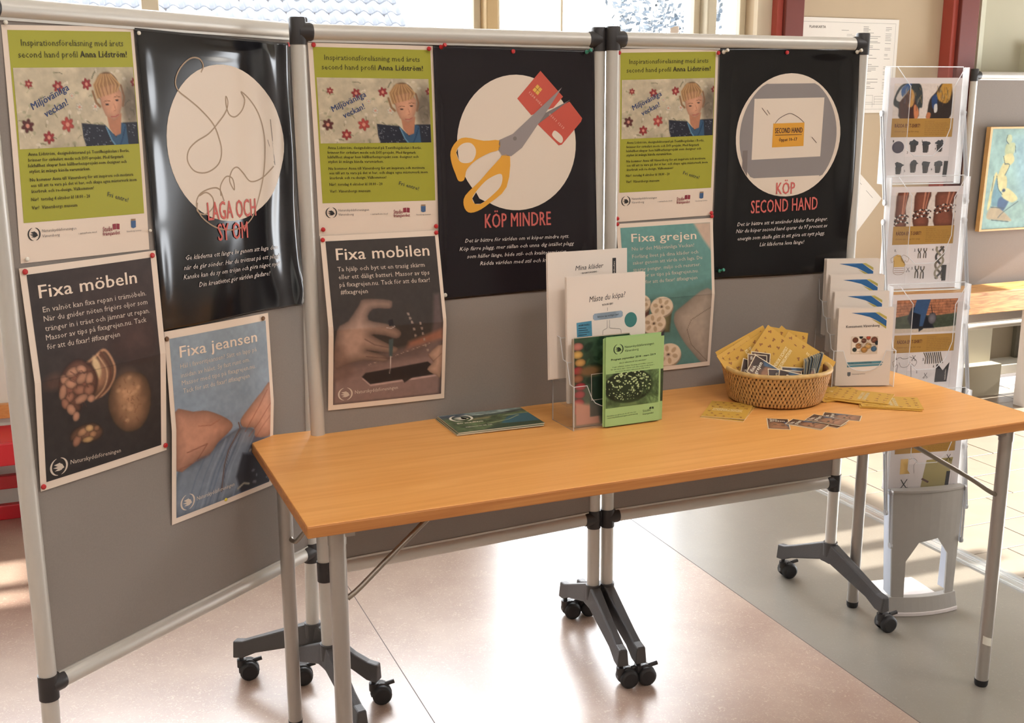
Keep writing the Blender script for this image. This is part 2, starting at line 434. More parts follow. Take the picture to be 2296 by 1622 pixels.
# things fixed low and high on the walls
# red slatted bench seen past the left edge of the first screen
t = thing('bench', 'low red painted slatted bench under the window at far left', 'bench', TR(rp(-1.1, 4.27), PSI))
RB = mat('bench_red', rgb(196, 30, 42), .35)
for k, (y0, y1, z0, z1) in enumerate(((4.04, 4.27, .315, .335), (4.02, 4.04, .255, .335))):
    rbox(-3.0, -.06, y0, y1, z0, z1).build('seat' if k == 0 else 'front_board', RB, t, bevel=.004)
rbox(-3.0, -.06, 4.2, 4.23, .115, .165).build('slat', RB, t, bevel=.004)
rbox(-3.0, -.06, 4.2, 4.23, 0.0, .055).build('slat', RB, t, bevel=.004)
for X in (-2.9, -1.5, -.13): rbox(X, X + .05, 4.06, 4.2, 0, .315).build('leg', RB, t)
rbox(-3.4, 0.3, YB - .03, YB, .36, .41).build('trim_5', wood('orange_pine', rgb(206, 146, 84), rgb(186, 122, 62), 3, .4)); struct(bpy.data.objects['trim_5'])
# pine counter
t = thing('counter', 'thick pine counter slab with white end panel by the wall', 'counter', TR(rp(4.3, 4.0), PSI))
PINE = wood('pine', rgb(226, 176, 108), rgb(176, 112, 52), 2.6, .38, (1.2, 9, 14), dist=4)
MB(RM).prism([(3.3, 3.9), (6.0, 3.9), (6.0, 4.08), (3.90, 4.08), (3.90, 4.29), (3.3, 4.29)], .50, .605).build('top', PINE, t, bevel=.004)
rbox(3.3, 3.93, 4.265, 4.29, .605, .665).build('upstand', wood('pine_dark', rgb(176, 124, 84), rgb(150, 100, 66), 3, .5), t)
rbox(4.34, 5.9, 3.93, 4.0, 0, .50).build('end_panel', mat('panel_white', rgb(244, 244, 244), .4), t)
rbox(3.34, 3.40, 3.98, 4.2, 0, .50).build('bracket', MATS['panel_white'], t)
# map on the wall and a tilted sheet below it
PAPERW = mat('paper_white', rgb(232, 226, 216), .6)
INK = mat('ink_black', rgb(40, 38, 38), .6); GINK = mat('ink_grey', rgb(84, 80, 78), .7)
def wallfn(x0, z1, y=YB - .004, rot=0.0, lift=0.0):
    c, s = math.cos(rot), math.sin(rot)
    def fn(sx, ty, l=0):
        a, b = sx / 1000., -ty / 1000.
        return RM @ Vector((x0 + a * c - b * s, y - lift - l * .0004, z1 + a * s + b * c))
    return fn
M0 = TR(rp(3.4, YB - .005, 1.42), PSI)
t = thing('wall_map', 'white printed plan map sheet taped between the red posts', 'map', M0)
fn = wallfn(3.116, 1.838, YB - .004)
mb = MB(); mb.hexa([fn(0, 0), fn(594, 0), fn(594, 420), fn(0, 420), fn(0, 0, 3), fn(594, 0, 3), fn(594, 420, 3), fn(0, 420, 3)]); mb.build('sheet', PAPERW, t)
mb = MB(); add_text(mb, 'PLANKARTA', 92, 46, 182, 46, 11, fn=lambda a, b: fn(a, b, 4)); mb.build('title', INK, t)
mb = MB()
def bar(mb, fn, x0, y0, x1, y1, l=4): mb._add([fn(x0, y0, l), fn(x1, y0, l), fn(x1, y1, l), fn(x0, y1, l)], [(0, 1, 2, 3)])
rnd = random.Random(4)
for x in range(2):
    bar(mb, fn, 40, 18 + x * 385, 576, 18.8 + x * 385)
bar(mb, fn, 40, 18, 40.8, 403); bar(mb, fn, 576, 18, 576.8, 403)
y = 34
while y < 330:
    if rnd.random() < .82:
        bar(mb, fn, 392, y, 392 + rnd.choice((30, 60, 85, 100, 40)), y + 1.6)
        if rnd.random() < .75: bar(mb, fn, 520, y + 2, 520 + rnd.choice((20, 34, 30)), y + 3.4)
    y += rnd.choice((6, 7, 8, 14))
for (a, b, c_, d) in ((392, 340, 470, 341), (392, 372, 470, 373), (392, 340, 393, 395), (470, 340, 471, 395), (480, 345, 560, 346), (480, 357, 560, 358), (480, 370, 560, 371), (480, 345, 481, 385), (400, 380, 560, 381), (270, 52, 310, 53.5), (300, 70, 330, 71), (300, 76, 345, 77)): bar(mb, fn, a, b, c_, d)
mb.build('legend_lines', GINK, t)
t = thing('paper_sheet', 'tilted white sheet pinned on sand wall below the map', 'paper', TR(rp(3.45, YB - .006, .9), PSI))
fn2 = wallfn(3.524, 1.155, YB - .006, -.72)
mb = MB(); mb.hexa([fn2(0, 0), fn2(210, 0), fn2(210, 297), fn2(0, 297), fn2(0, 0, 3), fn2(210, 0, 3), fn2(210, 297, 3), fn2(0, 297, 3)]); mb.build('sheet', PAPERW, t)
mb = MB(); bar(mb, fn2, 30, 30, 70, 31.5); bar(mb, fn2, 110, 32, 165, 33.5); mb.build('print', GINK, t)
mb = MB(); bar(mb, fn2, 30, 120, 110, 230); mb.build('picture', mat('picture_dark', rgb(110, 98, 80), .6, noise=.6, nscale=18), t)
mb = rbox(4.47, 4.56, YB - .06, YB, 1.56, 1.74); lone(mb, 'switch_box', mat('switch_cream', rgb(206, 202, 180), .5), TR(rp(4.5, YB - .03, 1.56), PSI), 'small pale switch box on wall above the painting', 'box', bevel=.006)
# ------------------------------------------------------------------ outside
struct(rbox(-30, 30, YB + .6, 45, -1.2, -1.1).build('ground', mat('paving', rgb(170, 165, 158), .9, noise=.1, nscale=.6)))
t = thing('tiled_house', 'house with clay pantile roof seen through the window', 'building', TR(rp(-2.0, 22, -1.1), PSI))
rbox(-16, 6.0, 19.6, 26, -1.1, 2.35).build('wall', mat('house_wall', rgb(236, 228, 214), .9), t)
RT = mat('pantile', (.135, .122, .126), .8, noise=.3, nscale=3); RT2 = mat('pantile_blue', (.116, .124, .140), .8, noise=.3, nscale=3)
pan = math.radians(38)
# roof slab
mb = MB(RM); y0, z0 = 19.0, 2.2
c_, s_ = math.cos(pan), math.sin(pan)
mb.hexa([(-16, y0, z0 - .08), (6.1, y0, z0 - .08), (6.1, y0 + 6 * c_, z0 - .08 + 6 * s_), (-16, y0 + 6 * c_, z0 - .08 + 6 * s_), (-16, y0, z0 - .03), (6.1, y0, z0 - .03), (6.1, y0 + 6 * c_, z0 - .03 + 6 * s_), (-16, y0 + 6 * c_, z0 - .03 + 6 * s_)]); mb.build('roof_deck', mat('roof_deck', (.03, .025, .025), .8), t)
tw, tl = .25, .34
tm = MB(); n = 8
prof = [(tw * k / n, .035 * math.sin(2 * PI * k / n)) for k in range(n + 1)]
vs = [(x, -.01, z + .03) for x, z in prof] + [(x, tl + .04, z) for x, z in prof] + [(x, -.01, z + .0) for x, z in prof]
fs = [(k, k + 1, n + 2 + k, n + 1 + k) for k in range(n)] + [(2 * n + 2 + k, 2 * n + 3 + k, k + 1, k) for k in range(n)]
tm._add(vs, fs, True)
base = tm.build('roof_tile', RT); base2 = None
RMX = RM @ Matrix.Translation((0, y0, z0)) @ Matrix.Rotation(pan, 4, 'X')
me2 = base.data.copy(); me2.materials.clear(); me2.materials.append(RT2)
cnt = 0; used = False
for r_ in range(1, 8):
    for q in range(34):
        X = -2.4 + q * tw
        P = RMX @ Vector((X + .1, r_ * tl, .03))
        d = P - Vector((0, 0, CAMH)); zz = d.dot(_fw); px = 1148 + 2495.4 * d.dot(_ri) / zz; py = 811 - 2495.4 * d.dot(_up) / zz
        if px < -400 or px > 1500 or py < -160 or py > 200 or cnt > 288: continue
        o = base if not used else base.copy()
        if used: COL.objects.link(o)
        used = True
        if (q // 5 + r_) % 2: o.data = me2
        place(o, t, RMX @ Matrix.Translation((X, r_ * tl, random.uniform(0, .008))))
        cnt += 1
# tree
t = thing('tree', 'leafy tree outside the window right of the middle', 'tree', TR(rp(8.2, 14, -1.1), 0))
C0 = rp(8.2, 14, 2.9)
mb = MB(); b0 = rp(8.2, 14, -1.1); mb.tube([b0, b0 + Vector((.05, 0, 1.5)), b0 + Vector((0, 0, 3.6))], [.16, .12, .06], 8); mb.build('trunk', mat('bark', rgb(90, 76, 62), .9), t)
mb = MB()
for i in range(1500):
    d = Vector((random.gauss(0, 1), random.gauss(0, 1), random.gauss(0, 1))).normalized() * random.uniform(.2, 1.0) ** .5
    p = C0 + Vector((d.x * 1.0, d.y * 1.0, d.z * 1.5 + .2)); a = Vector((random.gauss(0, 1), random.gauss(0, 1), random.gauss(0, 1))).normalized() * .06; b = a.orthogonal().normalized() * .035
    mb._add([p - a, p + b, p + a, p - b], [(0, 1, 2, 3)])
o = mb.build('foliage', mat('leaf_green', (.030, .042, .055), .7), t); o['kind'] = 'stuff'
# ================================================================== DISPLAY SCREENS
SCR = {'p1': (-.8938, 1.9272, 1.0368, .0163, .0152, .7495 * 1.0126, .003),
       'p2': (-.4443, 2.4717, .4694, -.0089, .0049, .7495 * .994, -.0024),
       'p3': (.2585, 2.8228, .3884, -.0150, .0147, .7495 * .9931, -.0013)}
_b4 = rp(4.03, 4.13)
SCR['p4'] = (_b4.x, _b4.y, PSI, 0, 0, 1.15, -.018)
HT, HB, HF = 1.6161, .3836, .1797
def pan_pt(k, a, b, z):
    """point of a screen: a along it, b out of its face towards the visitor, z height (with the slight lean each one has)"""
    px, py, t, kk, kb, wd, hh = SCR[k]
    a = a + kk * z; b = b + kb * z
    return Vector((px + a * math.cos(t) + b * math.sin(t), py + a * math.sin(t) - b * math.cos(t), z))
TUBE = mat('satin_tube', rgb(200, 196, 188), .42, .35)
BLK = mat('black_plastic', rgb(44, 41, 41), .45)
BLK2 = mat('black_rubber', rgb(30, 29, 30), .55)
FOOTM = mat('graphite_foot', rgb(74, 72, 72), .5, .2, bump=.3, bscale=400)
FELT = mat('felt_grey', rgb(142, 133, 126), .95, spec=.15, noise=.06, nscale=300)
def make_caster(root, part, top, cdir, lock=True):
    """twin wheel caster under 'top'; cdir = direction it trails"""
    d = Vector((cdir[0], cdir[1], 0)).normalized(); s = Vector((-d.y, d.x, 0))
    R = .0245; ax = Vector((top.x, top.y, 0)) + d * .018 + Vector((0, 0, R))
    mb = MB(); mb.cyl(top + Vector((0, 0, -.012)), top + Vector((0, 0, .004)), .006, 10)
    mb.cyl(Vector((top.x, top.y, .034)), Vector((top.x, top.y, top.z - .008)), .012, 12)
    # hood
    vs = []; n = 9
    for side in (-1, 1):
        for k in range(n):
            a = math.radians(-10 + 200 * k / (n - 1))
            vs.append(ax + d * math.cos(a) * (R + .002) + Vector((0, 0, math.sin(a) * (R + .002))) + s * side * .009)
    mb._add(vs, [(k, k + 1, n + k + 1, n + k) for k in range(n - 1)] + [tuple(range(n)), tuple(range(2 * n - 1, n - 1, -1))], True)
    if lock: mb.tube([ax + d * .012 + Vector((0, 0, .022)), ax + d * .034 + Vector((0, 0, .026))], .006, 6)
    c = mb.build('caster', BLK, root)
    for side in (-1, 1):
        m2 = MB(); m2.tube([ax + s * side * .0095, ax + s * side * .0195, ax + s * side * .0225], [R, R, R * .82], 20)
        m2.tube([ax + s * side * .0226, ax + s * side * .0236], [R * .8, R * .74], 20)
        m2.build('wheel', BLK2, c)
def screen(k, label, feet, group='grey felt display screens', front_only=True):
    px, py, t, kk, kb, wd, hh = SCR[k]
    root = thing('display_screen', label, 'screen', TR((px + math.cos(t) * wd / 2, py + math.sin(t) * wd / 2, 0), t), group)
    P = lambda a, b, z: pan_pt(k, a - (.034 * max(0, z - .5) / 1.1 * (a < .3) * (1 - a / .3) if k == 'p1' else 0), b, z)      # the first one's outer post leans a little
    TT = HT * (1 + hh)
    for a in (0, wd):
        mb = MB(); mb.tube([P(a, 0, HF - .01), P(a, 0, HB - .026)], .0165, 20); mb.tube([P(a, 0, HB + .02), P(a, 0, TT - .02)], .0165, 20); mb.build('post', TUBE, root)
        sg = 1 if a == 0 else -1
        for zc, up in ((TT, 1), (HB, 0)):
            mb = MB()
            if up:
                mb.tube([P(a, 0, zc - .026), P(a, 0, zc + .026), P(a, 0, zc + .030)], [.0182, .0182, .0165], 20)
                mb.tube([P(a, 0, zc), P(a + sg * .026, 0, zc), P(a + sg * .031, 0, zc)], [.0195, .0205, .0185], 18)
            else:
                mb.tube([P(a, 0, zc - .028), P(a, 0, zc + .022)], [.0186, .0186], 20)
                mb.tube([P(a, 0, zc), P(a + sg * .026, 0, zc), P(a + sg * .031, 0, zc)], [.0195, .0200, .0188], 18)
            mb.build('corner_joint', BLK, root)
    for zc in (TT, HB):
        mb = MB(); mb.tube([P(.024, 0, zc), P(wd - .024, 0, zc)], .0178, 20)
        g0 = zc - .0205 if zc > 1 else zc + .0145
        mb.hexa([P(.02, -.007, g0), P(wd - .02, -.007, g0), P(wd - .02, .008, g0), P(.02, .008, g0), P(.02, -.007, g0 + .006), P(wd - .02, -.007, g0 + .006), P(wd - .02, .008, g0 + .006), P(.02, .008, g0 + .006)])
        mb.build('rail', TUBE, root)
    mb = MB(); z0, z1 = HB + .0155, TT - .0185; a0, a1 = .0155, wd - .0155
    mb.hexa([P(a0, -.005, z0), P(a1, -.005, z0), P(a1, .005, z0), P(a0, .005, z0), P(a0, -.005, z1), P(a1, -.005, z1), P(a1, .005, z1), P(a0, .005, z1)])
    mb.build('board', FELT, root)
    for a, (fb, ff, dirs) in feet.items():
        a = wd * a
        Pc = P(a, 0, HF)
        mb = MB()
        ends = []
        for tip in (fb, ff):
            tip = Vector(tip); e = Vector((tip[0], tip[1], 0)) - Vector((Pc.x, Pc.y, 0)); L = e.length; e.normalize(); s = Vector((-e.y, e.x, 0)) * .5
            O = Vector((Pc.x, Pc.y, 0))
            prof = [(-.020, .188, .130, .040), (.022, .186, .132, .040), (L - .05, .128, .086, .030), (L - .012, .112, .066, .032), (L + .016, .108, .062, .032)]
            vs = []
            for (u, zt, zb, wdt) in prof:
                c = O + e * u
                vs += [c - s * wdt + Vector((0, 0, zb)), c + s * wdt + Vector((0, 0, zb)), c + s * (wdt * .7) + Vector((0, 0, zt)), c - s * (wdt * .7) + Vector((0, 0, zt))]
            fs = [(0, 1, 2, 3), (19, 18, 17, 16)]
            for i in range(4):
                for q in range(4):
                    fs.append((4 * i + q, 4 * i + (q + 1) % 4, 4 * i + 4 + (q + 1) % 4, 4 * i + 4 + q))
            mb._add(vs, fs)
            ends.append(O + e * L + Vector((0, 0, .062)))
        mb.cyl(P(a, 0, .15), P(a, 0, .192), .0205, 18)
        mb.build('foot', FOOTM, root, bevel=.004)
        for e, dr in zip(ends, dirs): make_caster(root, None, e, dr)
    return root
def hubs(k, a, lb=.21, lf=.21, sk=0.0):
    """tips of the two arms of a foot across the screen"""
    b = pan_pt(k, SCR[k][5] * a - sk, -lb, 0); f = pan_pt(k, SCR[k][5] * a + sk, lf, 0)
    return b, f
def feet(k, d0, d1, sk0=0, sk1=0):
    o = {}
    for a, dr, sk in ((0, d0, sk0), (1, d1, sk1)):
        b, f = hubs(k, a, sk=sk); o[a] = ((b.x, b.y), (f.x, f.y), dr)
    return o
def tips(b, f, c=(.95, .30)):
    L = .018; return ((b[0] - c[0] * L, b[1] - c[1] * L), (f[0] - c[0] * L, f[1] - c[1] * L), (c, c))
screen('p1', 'grey felt screen standing furthest left, turned sideways, with the walnut poster', {**feet('p1', ((1, 0), (1, 0)), ((1, 0), (1, 0))), 1: tips((-.689, 2.654), (-.330, 2.532))})
screen('p2', 'middle grey felt screen behind the table, with the scissors poster', {0: tips((-.544, 2.626), (-.335, 2.318)), 1: tips((.171, 3.004), (.295, 2.609))})
screen('p3', 'grey felt screen behind the leaflets on the right, with the shop sign poster', {0: tips((.220, 3.021), (.342, 2.624)), 1: tips((.871, 3.284), (1.061, 2.915))})
# far screen behind the counter (one wider board of the same kind)
screen('p4', 'far grey felt screen behind the pine counter, with the blue painting', {0: ((rp(4.03, 4.02).x, rp(4.03, 4.02).y), (rp(4.03, 4.24).x, rp(4.03, 4.24).y), ((1, 0), (1, 0))), 1: ((rp(5.18, 4.02).x, rp(5.18, 4.02).y), (rp(5.18, 4.24).x, rp(5.18, 4.24).y), ((1, 0), (1, 0)))})
# ================================================================== TABLE
TX, TY, TT_ = -.604, 2.4396, .3999
TM = TR((TX, TY, 0), TT_)       # local x along the long edge, local y away from the visitor (0 at the far edge)
TL, TWD, TH_ = 1.80, .601, .72
BEECH = wood('beech_laminate', rgb(236, 172, 98), rgb(224, 156, 82), 2.2, .36, (1.0, 16, 16), spec=.55, dist=1.2)
EDGE = wood('beech_edge', rgb(196, 134, 74), rgb(176, 112, 58), 3, .42, (1, 14, 30), dist=1)
SILV = mat('silver_leg', rgb(168, 162, 154), .38, .55)
CHR = mat('chrome_rod', rgb(150, 140, 128), .3, .8)
table = thing('folding_table', 'long beech-topped folding table with silver legs, in front of the screens', 'table', TM @ Matrix.Translation((TL / 2, -TWD / 2, 0)))
mb = MB(TM); mb.box(0, TL, -TWD, 0, TH_ - .0245, TH_ - .001); mb.build('edge_band', EDGE, table, bevel=.003)
mb = MB(TM); mb.box(.0015, TL - .0015, -TWD + .0015, -.0015, TH_ - .002, TH_); mb.build('tabletop', BEECH, table, bevel=.0008, seg=1)
LA, LBF, LBB = .066, .0505, .0505
for i, (x, y, lean) in enumerate(((LA, -TWD + LBF, 0), (LA, -LBB, 0), (TL - LA, -TWD + LBF, 0), (TL - LA, -LBB, 0))):
    mb = MB(TM); mb.cyl((x, y, .016), (x, y, TH_ - .0245), .0165, 24)
    L = mb.build('leg', SILV, table)
    mb = MB(TM); mb.tube([(x, y, 0), (x, y, .005), (x, y, .018)], [.0145, .0165, .0172], 24); mb.build('foot_cap', BLK2, L)
    sx = 1 if x < 1 else -1
    mb = MB(TM); mb.box(x - .03 if sx < 0 else x - .018, x + .018 if sx < 0 else x + .03, y - .02, y + .02, TH_ - .03, TH_ - .0245); mb.tube([(x, y, TH_ - .062), (x, y, TH_ - .0246)], [.0178, .0178], 16); mb.box(min(x, x + sx * .032), max(x, x + sx * .032), y - .012, y + .012, TH_ - .046, TH_ - .0246); mb.build('bracket', SILV, L)
    if i == 2:
        mb = MB(TM); n = 7; v = []
        for zz in (.118, .140):
            for k in range(n):
                a = math.radians(-150 + 78 * k / (n - 1)) - .15; v.append((x + .0172 * math.cos(a), y + .0172 * math.sin(a), zz + .004 - k * .0011))
        mb._add(v, [(k, k + 1, n + k + 1, n + k) for k in range(n - 1)]); mb.build('sticker', mat('sticker_white', rgb(222, 218, 204), .5), L)
    if i == 3:
        mb = MB(TM); v = []; n = 7
        for zz in (.09, .125):
            for k in range(n):
                a = math.radians(-170 + 90 * k / (n - 1)); v.append((x + .0172 * math.cos(a), y + .0172 * math.sin(a), zz))
        mb._add(v, [(k, k + 1, n + k + 1, n + k) for k in range(n - 1)]); mb.build('sticker', mat('sticker_worn', rgb(176, 176, 172), .5, noise=.6, nscale=60), L)
def smooth_path(pts, n=8):
    pts = [Vector(p) for p in pts]; out = []
    q = [pts[0] * 2 - pts[1]] + pts + [pts[-1] * 2 - pts[-2]]
    for i in range(1, len(q) - 2):
        for k in range(n):
            t = k / n; a, b, c, d = q[i - 1], q[i], q[i + 1], q[i + 2]
            out.append(.5 * ((2 * b) + (-a + c) * t + (2 * a - 5 * b + 4 * c - d) * t * t + (-a + 3 * b - 3 * c + d) * t ** 3))
    out.append(pts[-1]); return out
for x, sg in ((LA, 1), (TL - LA, -1)):
    if sg > 0: mb = MB(TM); mb.tube(smooth_path([(x + .004, -LBB, .492), (x + .012, -LBB - .022, .482), (x + .030, -LBB - .030, .496), (x + .12, -LBB - .03, .60), (x + .20, -LBB - .03, TH_ - .026)]), .0055, 10); mb.build('brace', CHR, table)
    zb = .555 if sg > 0 else .53
    mb = MB(TM); mb.tube(smooth_path([(x + sg * .016, -TWD + LBF, zb - .01), (x + sg * .04, -TWD + LBF + .004, zb + .004), (x + sg * .10, -TWD + LBF + .02, zb + .045), (x + sg * (.235 if sg > 0 else .30), -TWD + LBF + .05, TH_ - .026)]), .0055, 10); mb.build('brace', CHR, table)
    mb = MB(TM); mb.box(x + sg * .02 - .01, x + sg * .02 + .01, -TWD + .09, -.09, TH_ - .05, TH_ - .0245); mb.build('under_rail', SILV, table, bevel=.002)
